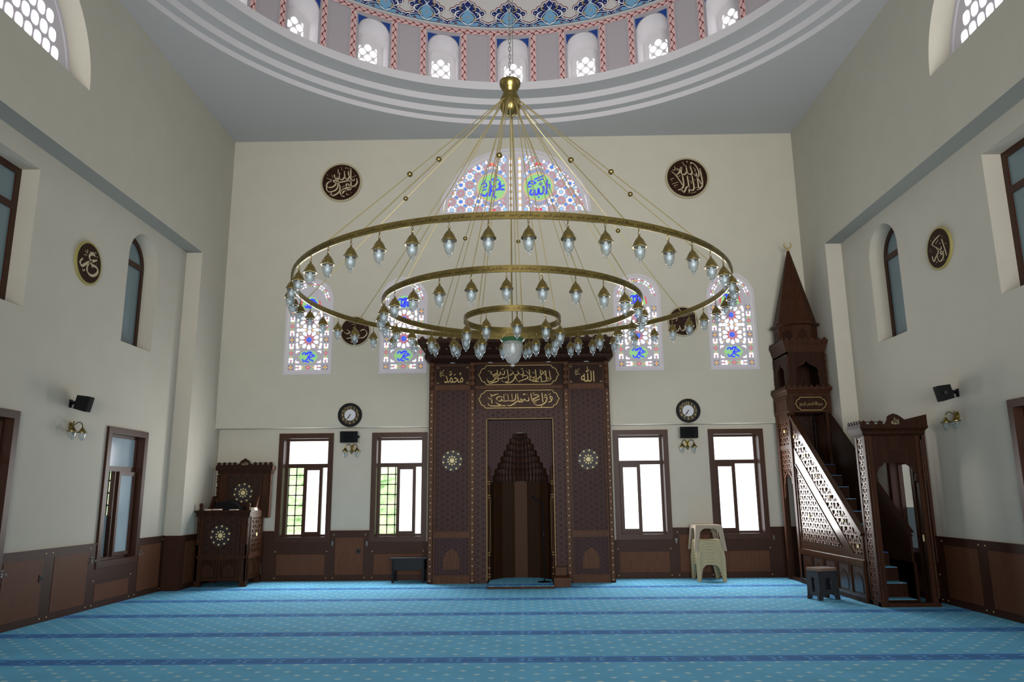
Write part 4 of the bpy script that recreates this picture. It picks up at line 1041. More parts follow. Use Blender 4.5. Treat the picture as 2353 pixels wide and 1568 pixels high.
def sconce(fr, u, v, label):
    t = thing('wall_sconce', label, 'wall lamp', fr(u, v, 0), 'twin-arm brass wall sconces')
    m = MB(); m.disc(fr, u, v + .05, .036, .012, 20, .012, r2=.058); m.disc(fr, u, v + .05, .022, .026, 16, .014, r2=.04)
    m.lathe([(0, -.05), (.012, -.045), (.02, -.02), (.034, -.005), (.03, .01), (.012, .02), (0, .02)], 12, fr(u, v - .01, .05)); m.tube([fr(u, v + .05, .02), fr(u, v + .02, .05), fr(u, v, .05)], .009, 8)
    m.build('back_plate', M['brass'], t, smooth=True)
    for sd in (-1, 1):
        pts = [fr(u, v + .04, .025), fr(u + sd * .02, v + .085, .05), fr(u + sd * .055, v + .108, .075), fr(u + sd * .092, v + .09, .09), fr(u + sd * .105, v + .045, .095)]
        a = MB().tube(spline([tuple(p) for p in pts], 4), .0065, 7).build('arm', M['brass'], t, smooth=True)
        c = fr(u + sd * .105, v, .095)
        MB().lathe([(.006, .05), (.012, .045), (.026, .02), (.048, -.008), (.062, -.014), (.062, -.022), (.045, -.022)], 16, c).build('lamp_cap', M['brass'], a, smooth=True)
        MB().lathe([(.040, -.018), (.041, -.05), (.036, -.08), (.022, -.105), (.009, -.113), (.01, -.122), (0, -.128)], 14, c).build('glass_shade', M['clear'], a, smooth=True)
sconce(F2, -2.86, 2.19, 'twin brass sconce below the loudspeaker left of the niche')
sconce(F2, 3.014, 2.205, 'twin brass sconce below the loudspeaker right of the niche')
sconce(FL, 9.25, 2.24, 'twin brass sconce on the left side wall')
sconce(FRR, -9.26, 2.25, 'twin brass sconce on the right side wall')

# ------------------------------------------------------------------ ornament helpers
def rosette(fr, u, v, R, w, name, parent):
    m = MB(); m.disc(fr, u, v, R * .98, w, 40, .003, 1)
    m.poly(fr, [(u + R * (.24 if i % 2 else .20) * math.cos(2 * PI * i / 20), v + R * (.24 if i % 2 else .20) * math.sin(2 * PI * i / 20)) for i in range(20)], (), w + .004, .003, 0)
    for i in range(10):
        a = 2 * PI * i / 10 + PI / 10; petal(m, fr, u, v, a, R * .28, R * .47, R * .15, w + .004, 0, .35)
        a2 = 2 * PI * i / 10; cu, cv = u + R * .84 * math.cos(a2 + PI / 10 * .6), v + R * .84 * math.sin(a2 + PI / 10 * .6)
        m.poly(fr, [(cu + R * (.125 if k % 2 == 0 else .06) * math.cos(2 * PI * k / 10 + a2), cv + R * (.125 if k % 2 == 0 else .06) * math.sin(2 * PI * k / 10 + a2)) for k in range(10)], (), w + .004, .003, 0)
    return m.build(name, [M['cream'], M['inlay']], parent)
M['curtain'] = mat('maroon_curtain', '3a1716', .9)
M['inlay'] = mat('dark_inlay', '2b2324', .5)
def clip_seg(a, d, poly):
    """clip the line a + t d to a convex polygon (counter-clockwise)"""
    t0, t1 = -1e9, 1e9; n = len(poly)
    for i in range(n):
        p, q = poly[i], poly[(i + 1) % n]; nx, ny = -(q[1] - p[1]), q[0] - p[0]
        den = d[0] * nx + d[1] * ny; num = (p[0] - a[0]) * nx + (p[1] - a[1]) * ny
        if abs(den) < 1e-9:
            if num > 0: return None
        elif den > 0: t0 = max(t0, num / den)
        else: t1 = min(t1, num / den)
    return (t0, t1) if t1 - t0 > 1e-4 else None
def lattice(mb, fr, poly, per, bar, w, th, mat=0, studs=None, smat=1):
    ar = sum(poly[i][0] * poly[(i + 1) % len(poly)][1] - poly[(i + 1) % len(poly)][0] * poly[i][1] for i in range(len(poly)))
    if ar < 0: poly = poly[::-1]
    us = [p[0] for p in poly]; vs = [p[1] for p in poly]; cu, cv = (min(us) + max(us)) / 2, (min(vs) + max(vs)) / 2
    Rr = math.hypot(max(us) - min(us), max(vs) - min(vs)) / 2 + per
    for k, deg in enumerate((0, 60, 120, 30, 90, 150)):
        a = math.radians(deg); d = (math.cos(a), math.sin(a)); nn = (-d[1], d[0]); pr = per if k < 3 else per * math.sqrt(3)
        off = .25 * per if k < 3 else 0
        i = -int(Rr / pr) - 1
        while i * pr < Rr + pr:
            s = i * pr + off; i += 1
            p = (cu + nn[0] * s, cv + nn[1] * s); c = clip_seg(p, d, poly)
            if not c: continue
            A = (p[0] + d[0] * c[0], p[1] + d[1] * c[0]); B_ = (p[0] + d[0] * c[1], p[1] + d[1] * c[1])
            mb.strip(fr, [A, B_], bar if k < 3 else bar * .8, w + k * .0004, mat, th=th)
def niche_panel(mb, fr, u0, u1, v0, v1, w, mat=0, amat=1):
    mb.fbox(fr, u0, u1, v0, v1, w - .006, w, mat)
    cu = (u0 + u1) / 2; hw = (u1 - u0) * .33; h = v1 - v0
    mb.poly(fr, [(cu - hw, v0 + h * .06), (cu + hw, v0 + h * .06), (cu + hw, v0 + h * .45), (cu + hw * .82, v0 + h * .5), (cu + hw * .82, v0 + h * .58), (cu + hw * .45, v0 + h * .68), (cu, v0 + h * .78), (cu - hw * .45, v0 + h * .68), (cu - hw * .82, v0 + h * .58), (cu - hw * .82, v0 + h * .5), (cu - hw, v0 + h * .45)], (), w + .005, .005, amat)
def crest(mb, fr, u0, u1, v, n, h, w, th=.02, mat=0, star=False):
    st = (u1 - u0) / n
    for i in range(n):
        c = u0 + st * (i + .5); a = st * .5
        if star: P = [(c - a * .99, v), (c + a * .99, v), (c + a * .99, v + h * .28), (c + a * .55, v + h * .40), (c + a * .5, v + h * .5), (c + a * .95, v + h * .8), (c + a * .35, v + h * .78), (c, v + h), (c - a * .35, v + h * .78), (c - a * .95, v + h * .8), (c - a * .5, v + h * .5), (c - a * .55, v + h * .40), (c - a * .99, v + h * .28)]
        else: P = [(c - a, v), (c + a, v), (c + a, v + h * .35), (c + a * .55, v + h * .45), (c + a * .45, v + h * .75), (c, v + h), (c - a * .45, v + h * .75), (c - a * .55, v + h * .45), (c - a, v + h * .35)]
        mb.poly(fr, P, (), w, th, mat)
def cartouche(mb, fr, u0, u1, v0, v1, w, wd=.012, mat=0):
    cu, cv = (u0 + u1) / 2, (v0 + v1) / 2; a, h = (u1 - u0) / 2, (v1 - v0) / 2; q = h * .9
    Q = [(a - q * .95, h), (a - q * .80, h * .92), (a - q * .72, h * .72), (a - q * .42, h * .66), (a - q * .25, h * .42), (a - q * .20, h * .22), (a, 0)]
    right = Q + [(x, -y) for x, y in reversed(Q[:-1])]
    pts = right + [(-x, -y) for x, y in right]
    mb.strip(fr, [(cu + x, cv + y) for x, y in pts], wd, w, mat, closed=True)
def turned(mb, x, y, z, r, mat=0, flip=1):
    mb.lathe([(r * .7, z - .07), (r * 1.25, z - .06), (r * 1.25, z - .045), (r * .8, z - .035), (r * 1.1, z), (r * .8, z + .035), (r * 1.25, z + .045), (r * 1.25, z + .06), (r * .7, z + .07)], 12, (x, y, 0), mat)

# ------------------------------------------------------------------ prayer niche (mihrab)
mh = thing('prayer_niche', 'tall dark carved wood prayer niche with gold calligraphy panels', 'prayer niche', (.09, 12.9, 0))
F = FRONT(12.6); YK = 13.165
x0, x1, xa, xb = -1.44, 1.62, -.66, .84
b = MB()
for a, c in ((x0, x0 + .09), (-.745, xa), (xb, .93), (x1 - .08, x1)):
    b.box(a, c, 12.6, YK, 0, 3.64)
b.box(x0 + .09, -.745, 12.66, YK, 0, 3.64); b.box(.93, x1 - .08, 12.66, YK, 0, 3.64)
b.box(xa, xb, 12.70, YK, 2.82, 3.64)
b.box(xa, -.455, 12.62, YK, 0, 2.82); b.box(.645, xb, 12.62, YK, 0, 2.82); b.box(-.455, .645, 12.62, YK - .3, 2.655, 2.82)
b.build('carcass', M['wood_d'], mh)
# pillar faces with studs
for a, c in ((x0, x0 + .09), (-.745, xa), (xb, .93), (x1 - .08, x1)):
    p = MB().fbox(F, a + .012, c - .012, .03, 3.16, 0, .012).build('pilaster', M['wood_m'], mh)
    cu = (a + c) / 2; s0 = MB().disc(F, cu, .05, .0115, .02, 7, .008).build('stud', M['stud'], p)
    for k in range(1, 28): s1 = s0.copy(); COL.objects.link(s1); s1.location.z = .112 * k
    q = MB()
    for vv in (3.24, 3.34, 3.47, 3.57): q.fbox(F, a + .004, c - .004, vv, vv + .05, 0, .045)
    q.lathe([(.024, 3.2), (.034, 3.22), (.024, 3.24), (.03, 3.42), (.024, 3.46), (.034, 3.5), (.026, 3.62)], 12, (cu, 12.585, 0)); q.build('console', M['wood_m'], p)
M_ = None
# side panels
for a, c in ((x0 + .09, -.745), (.93, x1 - .08)):
    m = MB(); FP = FRONT(12.66)
    m.frame(FP, a, c, .80, 3.18, .022, 0, .035); m.frame(FP, a, c, .11, .735, .02, 0, .03); m.fbox(FP, a, c, .735, .80, 0, .05); m.fbox(FP, a, c, 0, .11, 0, .045); m.fbox(FP, a, c, 3.18, 3.235, 0, .05); m.frame(FP, a, c, 3.235, 3.60, .02, 0, .03)
    m.build('panel_frame', M['wood_m'], mh)
    MB().fbox(FP, a + .02, c - .02, .82, 3.16, 0, .012).build('star_panel', M['girih'], mh)
    rosette(FP, (a + c) / 2, 1.975, .178, .018, 'rosette', mh)
    lp = MB(); lp.fbox(FP, a + .02, c - .02, .13, .715, 0, .01); niche_panel(lp, FP, a + .1, c - .1, .19, .66, .016, 0, 1); lp.build('lower_panel', [M['girih_f'], M['wood_m']], mh)
    tp = MB().fbox(FP, a + .02, c - .02, 3.255, 3.58, 0, .01).build('name_panel', M['wood_d'], mh)
    m = MB()
    if a < 0: put_text(m, FP, '\uFDF4', a + .16, c - .12, 3.29, 3.50, .014); 
    else: put_text(m, FP, '\uFDF2', a + .22, c - .16, 3.285, 3.55, .014)
    k = a + .08 if a < 0 else a + .12
    strokes(m, FP, [[(0, .2), (.3, .5), (.6, .4)], [(.1, 0), (.4, .2), (.8, .1)], [(.3, .6), (.7, .9)], [(.0, .5), (.2, .8)]], lambda x, y: (k + x * .11, 3.40 + y * .13), .010, .014)
    for cu, cv in ((a + .05, 3.285), (c - .05, 3.285), (a + .05, 3.55), (c - .05, 3.55)):
        for q in range(3): m.disc(FP, cu + (.012 * q - .012), cv + .012 * (q % 2), .010, .013, 6, 0, 1)
    m.build('lettering', [M['gold'], M['dgold']], tp)
# centre friezes
CU = [[(1480, 440), (1490, 500), (1495, 540), (1470, 555), (1450, 545)], [(1395, 440), (1430, 490), (1470, 530), (1490, 545)], [(1440, 440), (1445, 500), (1450, 560)], [(1380, 435), (1385, 500), (1392, 555)], [(1440, 445), (1390, 490), (1350, 535), (1300, 530)], [(1325, 430), (1330, 490), (1335, 555)],
 [(1215, 440), (1250, 480), (1290, 520), (1320, 510)], [(1255, 430), (1260, 490), (1265, 545)], [(1285, 460), (1318, 470)], [(1280, 540), (1320, 552), (1400, 567), (1500, 545)], [(1180, 435), (1190, 470), (1170, 490), (1140, 470), (1120, 440)], [(1125, 450), (1130, 480), (1100, 490), (1075, 475), (1070, 450)], [(1065, 470), (1040, 490), (1010, 480)], [(1005, 425), (1015, 490), (1020, 560)],
 [(1180, 520), (1185, 500), (1215, 495), (1240, 510), (1225, 530), (1180, 545), (1130, 560)], [(1100, 500), (1110, 540), (1150, 575)], [(1230, 530), (1280, 555), (1340, 565), (1420, 560)], [(1095, 495), (1080, 540), (1040, 570), (1000, 575), (960, 560)],
 [(1000, 500), (985, 520), (960, 515), (940, 525), (900, 530), (870, 520), (850, 505), (860, 490), (880, 500), (870, 530), (830, 560), (790, 550), (775, 525)], [(940, 545), (970, 565), (1020, 560)], [(970, 435), (975, 470), (955, 485), (935, 470), (925, 445)], [(925, 460), (920, 485), (890, 490), (880, 460)], [(880, 470), (850, 485), (820, 470), (830, 445)], [(890, 430), (900, 500), (905, 555)],
 [(785, 440), (812, 445)], [(780, 540), (800, 575), (850, 570), (900, 555)], [(1040, 432), (1060, 445)], [(1160, 425), (1185, 418)], [(940, 425), (965, 418)]]
CLW = [[(1515, 760), (1490, 765), (1485, 740), (1500, 735), (1510, 760), (1490, 790), (1460, 795)], [(1440, 720), (1450, 760), (1430, 800), (1390, 825), (1340, 830), (1310, 815), (1300, 800)], [(1395, 695), (1400, 760), (1405, 800)], [(1420, 725), (1440, 715), (1445, 740), (1415, 745)], [(1270, 695), (1275, 750), (1290, 790), (1330, 795)], [(1290, 720), (1340, 715), (1360, 730), (1320, 750), (1280, 770), (1330, 775), (1370, 760)],
 [(1240, 740), (1245, 775), (1215, 780), (1200, 760), (1185, 780), (1160, 775), (1150, 750)], [(1120, 700), (1125, 760), (1130, 790), (1180, 785), (1170, 765), (1130, 785)], [(1130, 770), (1090, 800), (1040, 830), (1000, 825)], [(1100, 700), (1095, 760), (1060, 780), (1020, 775)], [(1055, 700), (1060, 765)], [(1010, 705), (1015, 770)], [(1020, 775), (980, 780), (950, 775), (940, 755), (930, 780), (900, 775)],
 [(960, 740), (930, 730), (900, 735), (880, 755), (900, 770)], [(870, 790), (900, 810), (940, 830), (850, 832), (800, 825), (785, 800)], [(965, 705), (968, 770)], [(905, 700), (850, 715), (820, 730), (830, 760), (800, 750), (785, 735)], [(820, 700), (828, 770), (832, 805)], [(880, 800), (920, 825), (990, 832)], [(1180, 715), (1200, 705), (1215, 715)], [(1470, 720), (1490, 705)], [(1225, 705), (1232, 715)], [(985, 700), (990, 715)], [(1380, 845), (1395, 838)], [(1080, 818), (1095, 830)], [(1290, 700), (1310, 695)]]
FQ = FRONT(12.70)
for v0_, v1_, txt, nm in ((3.245, 3.60, 'لا اله الا الله محمد رسول الله', 'upper'), (2.845, 3.165, 'فول وجهك شطر المسجد الحرام', 'lower')):
    fz = MB().fbox(FQ, xa, xb, v0_ - .02, v1_ + .02, 0, .02).build('inscription_panel', M['wood_d'] if nm == 'upper' else M['wood'], mh)
    m = MB(); cartouche(m, FQ, xa + .055, xb - .065, v0_ + .01, v1_ - .01, .026, .011)
    L, y0_, vt = (CU, 420, 3.53) if nm == 'upper' else (CLW, 690, 3.115)
    strokes(m, FQ, L, lambda x, y: (-.468 + (x - 770) * .001518, vt - (y - y0_) * .00158), .016, .026)
    m.build('lettering', M['gold'], fz)
m = MB().fbox(FQ, xa, xb, 3.175, 3.235, 0, .06); m.fbox(FQ, xa, xb, 3.605, 3.64, 0, .06); m.build('moulding', M['wood_m'], mh)
# portal border
FB = FRONT(12.62); m = MB()
m.fbox(FB, xa, -.47, .0, 2.82, 0, .018); m.fbox(FB, .66, xb, .14, 2.82, 0, .018); m.fbox(FB, -.47, .66, 2.67, 2.82, 0, .018)
m.build('portal_border', M['border'], mh)
m = MB(); m.fbox(FB, -.468, -.456, .04, 2.67, 0, .024); m.fbox(FB, .646, .658, .04, 2.67, 0, .024); m.fbox(FB, -.468, .658, 2.656, 2.667, 0, .024); m.build('gilt_edge', M['dgold'], mh)
# spandrel board with stepped opening
FS = FRONT(12.78); tiers = [(.47, 1.63), (.44, 1.735), (.385, 1.84), (.335, 1.94), (.285, 2.045), (.235, 2.145), (.185, 2.25), (.13, 2.345), (.055, 2.43)]
ol = []
for i, (h, v) in enumerate(tiers[:-1]): ol += [(h, v), (h, tiers[i + 1][1] - .02), (h - .02, tiers[i + 1][1])]
ol.append((.03, 2.455)); nc = .095
op = [(nc - .47, 1.6), (nc + .47, 1.6)] + [(nc + x, y) for x, y in ol] + [(nc, 2.475)] + [(nc - x, y) for x, y in reversed(ol)]
m = MB(); m.poly(FS, [(-.455, 1.595), (nc - .47, 1.6), ] + [(nc - x, y) for x, y in ol] + [(nc, 2.475), (nc, 2.655), (-.455, 2.655)], (), 0, .02)
m.poly(FS, ([(.645, 1.595), (nc + .47, 1.6)] + [(nc + x, y) for x, y in ol] + [(nc, 2.475), (nc, 2.655), (.645, 2.655)])[::-1], (), 0, .02)
m.build('spandrel', M['girih_f'], mh)
# stalactite vault tiers
m = MB(); cyv = 12.78
for i in range(len(tiers) - 1):
    r, v = tiers[i]; vn = tiers[i + 1][1]; rn = max(.02, tiers[i + 1][0]); nn = 22 - 2 * i
    for k in range(nn):
        a0 = PI * k / nn; a1 = PI * (k + 1) / nn; am = (a0 + a1) / 2
        sc_y = .36 / .47
        P = lambda rr, a, z: (nc + rr * math.cos(a), cyv + rr * sc_y * math.sin(a), z)
        m.quad(P(r, a0, v), P(r * .96, am, v), P((r + rn) / 2, am, vn), P(r, a0, vn)); m.quad(P(r * .96, am, v), P(r, a1, v), P(r, a1, vn), P((r + rn) / 2, am, vn))
        m.quad(P(r, a0, vn), P(r, a1, vn), P(rn, a1, vn), P(rn, a0, vn))
        m.quad(P(r * .985, a0, v - .004), P(r * .985, a1, v - .004), P(r * .985, a1, v + .024), P(r * .985, a0, v + .024), 1)  # dark strip at each tier's foot paints in the shaded gap
m.build('stalactite_vault', [M['wood_d'], M['blackc']], mh)
# recess boards
m = MB(); nb = 7; bx = [(nc + .5 * math.cos(PI * k / nb), 12.76 + .38 * math.sin(PI * k / nb)) for k in range(nb + 1)]
for k in range(nb):
    p, q = bx[k], bx[k + 1]; mt = 1 if k == 3 else 0
    m.quad((p[0], p[1], .03), (q[0], q[1], .03), (q[0], q[1], 1.64), (p[0], p[1], 1.64), mt)
    m.tube([(p[0], p[1] - .004, .05), (p[0], p[1] - .004, 1.62)], .006, 6, 2)
m.quad((-.455, 12.62, .0), (-.455, 12.80, .0), (-.455, 12.80, 1.64), (-.455, 12.62, 1.64)); m.quad((.645, 12.62, 0), (.645, 12.80, 0), (.645, 12.80, 1.64), (.645, 12.62, 1.64))
m.build('recess_boards', [M['nwood'], M['nlight'], M['wood']], mh)
for cx in (-.43, .62):
    m = MB(); m.lathe([(.028, .05), (.03, .1), (.022, .14), (.020, .5), (.020, 1.3), (.024, 1.34), (.02, 1.62), (.03, 1.66), (.03, 1.70), (.012, 1.76), (.028, 1.80), (.008, 1.86), (0, 1.9)], 12, (cx, 12.655, 0))
    col = m.build('colonette', M['wood'], mh, smooth=True)
    g = MB()
    for v in (.10, .14, .24, .44, .48, 1.36, 1.40, 1.58, 1.62): g.lathe([(.024, v - .009), (.031, v - .009), (.031, v + .009), (.024, v + .009)], 12, (cx, 12.655, 0))
    g.tube([(cx - .026, 12.635, .5), (cx - .026, 12.635, 1.34)], .003, 5); g.tube([(cx + .026, 12.635, .5), (cx + .026, 12.635, 1.34)], .003, 5)
    g.build('gilt_rings', M['dgold'], col)
# cornice
m = MB(); P = lambda x0_, x1_, y, z: [(x0_, y, z), (x1_, y, z), (x1_, 13.0 - .012, z), (x0_, 13.0 - .012, z)]
lv = [(-1.44, 1.62, 12.6, 3.64), (-1.52, 1.70, 12.54, 3.70), (-1.52, 1.70, 12.54, 3.76), (-1.50, 1.68, 12.52, 3.77), (-1.60, 1.77, 12.38, 3.93), (-1.62, 1.79, 12.36, 3.935), (-1.62, 1.79, 12.36, 3.985)]
vs = [p for l in lv for p in P(*l)]; fs = [(0, 3, 2, 1), (24, 25, 26, 27)]
for i in range(len(lv) - 1):
    for k in range(4): fs.append((4 * i + k, 4 * i + (k + 1) % 4, 4 * i + 4 + (k + 1) % 4, 4 * i + 4 + k))
m.add(vs, fs); cor = m.build('cornice', M['wood_d'], mh)
m = MB()
for i in range(27):
    x = -1.5 + 3.17 * i / 26; m.disc(Fr((0, 12.44, 3.85), (1, 0, 0), (0, -.66, .75)), x, 0, .016, .012, 6, .008)
m.build('cornice_studs', M['dgold'], cor)
m = MB(); crest(m, FRONT(12.37), -1.62, 1.79, 3.985, 22, .07, 0); m.build('cresting', M['wood'], cor)
for x in (-1.05, -.4, .6, 1.25):
    MB().lathe([(.045, 3.628), (.045, 3.64)], 16, (x, 12.66, 0)).build('downlight', M['dial'], mh)
m = MB(); m.box(.60, .86, 12.05, 12.61, 0, .135); m.box(.64, .82, 12.45, 12.61, .135, .26); m.build('plinth_block', M['wood_m'], mh)
# carpeted threshold step
st = thing('niche_step', 'low blue carpeted step with wooden edge inside the prayer niche', 'step', (.1, 12.2, 0))
pts = [(-.43, 11.86), (.60, 11.86), (.595, 12.6), (.60, 12.78), (.40, 13.06), (nc, 13.12), (-.21, 13.06), (-.41, 12.78), (-.43, 12.6)]
MB().poly(Fr((0, 0, .035), (1, 0, 0), (0, 1, 0)), pts, (), 0, .034).build('step_board', M['wood'], st)
MB().poly(Fr((0, 0, .04), (1, 0, 0), (0, 1, 0)), [(x * .985, y + (.03 if y < 12 else -.01)) for x, y in pts], (), 0, .004).build('carpet_top', M['carpet'], st)
# microphone stand
ms = thing('microphone_stand', 'black microphone stand standing inside the prayer niche', 'microphone stand', (.46, 12.4, .041))
MB().lathe([(0, .068), (.02, .066), (.025, .055), (.105, .048), (.115, .041), (0, .0405)], 24, (.46, 12.4, 0)).build('base', M['black'], ms)
m = MB().tube([(.46, 12.4, .06), (.46, 12.4, 1.24)], .011, 8); m.lathe([(.018, .75), (.018, .83)], 10, (.46, 12.4, 0)); m.build('pole', M['black'], ms)
m = MB().tube([(.475, 12.4, 1.235), (.46, 12.4, 1.255), (.36, 12.38, 1.32)], .009, 8); m.build('boom', M['black'], ms)
MB().tube([(.37, 12.38, 1.313), (.31, 12.37, 1.352), (.285, 12.365, 1.37)], [.012, .014, .022], 10).build('microphone', M['black'], ms)

# ------------------------------------------------------------------ preaching lectern in the corner
kl = thing('preaching_lectern', 'tall dark wood preaching lectern with high carved back in the left corner', 'lectern', (-4.75, 12.8, 0))
a0, a1, yf, yb = -5.17, -4.33, 12.42, 13.1
b = MB()
for x in (a0, a1 - .10):
    b.box(x, x + .10, yf, yf + .09, 0, 1.1); b.box(x, x + .10, yb - .08, yb, 0, 1.1)
b.box(a0, a1, yf + .015, yf + .05, .09, 1.1); b.box(a0, a1, yb - .04, yb, .09, 1.1); b.box(a0, a0 + .04, yf, yb, .09, 1.1); b.box(a1 - .04, a1 - .015, yf, yb, .09, 1.1)
b.box(a0 + .02, a1 - .02, yf + .02, yb, 1.02, 1.06)
b.build('carcass', M['wood'], kl)
FK = FRONT(yf); m = MB()
m.frame(FK, -5.11, -4.46, .48, 1.11, .025, -.02, .012); m.frame(FK, -5.12, -4.80, .115, .44, .02, -.02, .01); m.frame(FK, -4.77, -4.46, .115, .44, .02, -.02, .01)
m.fbox(FK, a0 + .02, a1 - .02, .44, .485, -.02, .014); m.build('panel_frame', M['wood'], kl)
MB().fbox(FK, -5.085, -4.485, .505, 1.085, -.03, -.008).build('star_panel', M['girih_k'], kl)
rosette(FK, -4.785, .80, .175, -.004, 'rosette', kl)
m = MB(); niche_panel(m, FK, -5.10, -4.82, .135, .42, -.004, 0, 1); niche_panel(m, FK, -4.75, -4.48, .135, .42, -.004, 0, 1); m.build('lower_panel', [M['wood_d'], M['wood']], kl)
FKS = LEFTW(a1); m = MB()
m.frame(FKS, 12.50, 13.07, .48, 1.11, .03, -.02, .012); m.frame(FKS, 12.50, 12.77, .12, .44, .02, -.02, .01); m.frame(FKS, 12.80, 13.07, .12, .44, .02, -.02, .01); m.fbox(FKS, 12.44, 13.1, .44, .485, -.02, .016)
m.build('side_frame', M['wood'], kl)
m = MB(); m.fbox(FKS, 12.52, 13.05, .5, 1.09, -.03, -.012); lattice(m, FKS, [(12.53, .51), (13.04, .51), (13.04, 1.08), (12.53, 1.08)], .075, .013, .004, .014, 1); m.disc(FKS, 12.785, .80, .03, .012, 10, .008, 2)
m.build('side_lattice', [M['wood_d'], M['wood'], M['cream']], kl)
m = MB(); niche_panel(m, FKS, 12.52, 12.75, .14, .42, -.006, 0, 1); niche_panel(m, FKS, 12.82, 13.05, .14, .42, -.006, 0, 1); m.build('side_lower_panel', [M['wood_d'], M['wood']], kl)
MB().fbox(FKS, 13.075, 13.09, .12, .30, .0, .012).build('hinge', M['steel'], kl)
b = MB(); b.box(a0 - .025, a1 + .02, yf - .025, yf + .14, 1.10, 1.165); b.box(a0 - .045, a1 + .04, yf - .045, yf + .16, 1.165, 1.20); b.box(a0 - .02, a0 + .12, yf + .14, yb, 1.11, 1.19); b.box(a1 - .12, a1 + .02, yf + .14, yb, 1.11, 1.19)
b.build('top_rail', M['wood_d'], kl)
for x in (a0 + .03, a1 - .03):
    b = MB(); b.lathe([(.03, 1.20), (.022, 1.215), (.03, 1.225), (.018, 1.245), (.035, 1.28), (.026, 1.305), (.012, 1.315), (0, 1.32)], 14, (x, yf + .03, 0)); b.build('finial', M['wood'], kl, smooth=True)
for x in (a0 + .025, a1 - .02):
    b = MB(); turned(b, x, yf - .005, 1.03, .022); turned(b, x, yf - .005, .72, .022); b.lathe([(.017, .78), (.017, .97)], 10, (x, yf - .005, 0)); b.build('turned_column', M['wood'], kl, smooth=True)
FKB = FRONT(12.99)
b = MB(); b.box(-5.10, -4.21, 12.99, 13.08, 1.06, 1.80); b.build('back_board', M['wood'], kl)
m = MB(); m.frame(FKB, -4.99, -4.345, 1.20, 1.80, .03, 0, .014); m.build('back_frame', M['wood'], kl)
MB().fbox(FKB, -4.96, -4.375, 1.2, 1.77, 0, .006).build('back_panel', M['girih_k'], kl)
rosette(FKB, -4.665, 1.48, .175, .010, 'rosette', kl)
b = MB(); b.box(-5.12, -4.19, 12.965, 13.09, 1.80, 1.86); b.box(-5.15, -4.165, 12.94, 13.1, 1.86, 1.93); b.build('back_cornice', M['wood_d'], kl)
m = MB(); FK2 = FRONT(12.96); crest(m, FK2, -5.15, -4.79, 1.93, 4, .075, 0, .02, 0, True); crest(m, FK2, -4.525, -4.165, 1.93, 4, .075, 0, .02, 0, True)
m.poly(FK2, [(-4.80, 1.93), (-4.515, 1.93), (-4.53, 1.965), (-4.57, 1.985), (-4.585, 2.02), (-4.63, 2.045), (-4.657, 2.065), (-4.685, 2.045), (-4.73, 2.02), (-4.745, 1.985), (-4.785, 1.965)], (), .002, .022)
cr = m.build('cresting', M['wood_d'], kl); m = MB(); put_text(m, FK2, '\uFDF2', -4.71, -4.60, 1.95, 2.01, .005); m.build('lettering', M['rim1'], cr)
for x in (-5.105, -4.205):
    b = MB(); turned(b, x, 12.975, 1.72, .022); turned(b, x, 12.975, 1.52, .022); b.lathe([(.014, 1.2), (.014, 1.75)], 10, (x, 12.975, 0)); b.build('turned_column', M['wood'], kl, smooth=True)
for x in (a0 + .03, a1 - .055):
    fs_ = LEFTW(x + .045); m = MB(); pl = [(12.70, 1.19), (13.06, 1.19), (13.06, 1.43), (12.87, 1.43)]
    m.poly(fs_, pl, [[(12.765, 1.22), (13.03, 1.22), (13.03, 1.395), (12.885, 1.395)]], 0, .04)
    lattice(m, fs_, [(12.765, 1.22), (13.03, 1.22), (13.03, 1.395), (12.885, 1.395)], .06, .011, -.012, .012); m.build('arm_rest', M['wood'], kl)
# things on the lectern
cl = MB(); NX, NY = 14, 8
def cz(i, j):
    x = i / NX; y = j / NY
    return 1.205 + .20 * (math.sin(PI * x) ** .5) * (math.sin(PI * (.12 + .86 * y)) ** .6) * (1 - .45 * x) + .012 * math.sin(9 * x + 5 * y)
for i in range(NX):
    for j in range(NY):
        P = lambda i, j: (-5.03 + .47 * i / NX + .01 * math.sin(3 * j), 12.60 + .34 * j / NY, cz(i, j) if 0 < i < NX and 0 < j < NY else 1.06)
        cl.quad(P(i, j), P(i + 1, j), P(i + 1, j + 1), P(i, j + 1))
tag(cl.build('folded_robe', M['blackc'], smooth=True), 'black robe heaped on the preaching lectern seat', 'robe')
def book(name, x, y, z, w, d, h, rot, cov, label):
    t = thing(name, label, 'book', (x, y, z), 'books lying on the lectern rail'); t.rotation_euler = (0, 0, rot)
    c = MB(); 
    R = Matrix.Rotation(rot, 4, 'Z')
    def bx(m, *a):
        x0_, x1_, y0_, y1_, z0_, z1_ = a
        m.hexa([V3((x, y, z)) + R @ V3(p) for p in ((x0_, y0_, z0_), (x1_, y0_, z0_), (x1_, y1_, z0_), (x0_, y1_, z0_), (x0_, y0_, z1_), (x1_, y0_, z1_), (x1_, y1_, z1_), (x0_, y1_, z1_))])
    bx(c, -w / 2, w / 2, -d / 2, d / 2, 0, .003); bx(c, -w / 2, w / 2, -d / 2, d / 2, h - .003, h); bx(c, -w / 2, -w / 2 + .004, -d / 2, d / 2, .003, h - .003); c.build('cover', M[cov], t)
    p = MB(); bx(p, -w / 2 + .004, w / 2 - .004, -d / 2 + .003, d / 2 - .003, .003, h - .003); p.build('pages', M['paper'], t)
book('book', -5.02, 12.475, 1.2, .11, .10, .018, .06, 'paper', 'pale thin book at the left end of the lectern rail')
book('book', -4.885, 12.48, 1.2, .13, .10, .024, -.04, 'redbook', 'red book on the lectern rail beside the black robe')
book('book', -4.61, 12.48, 1.2, .13, .09, .012, .05, 'paper', 'thin pale booklet lying flat in front of the black robe')
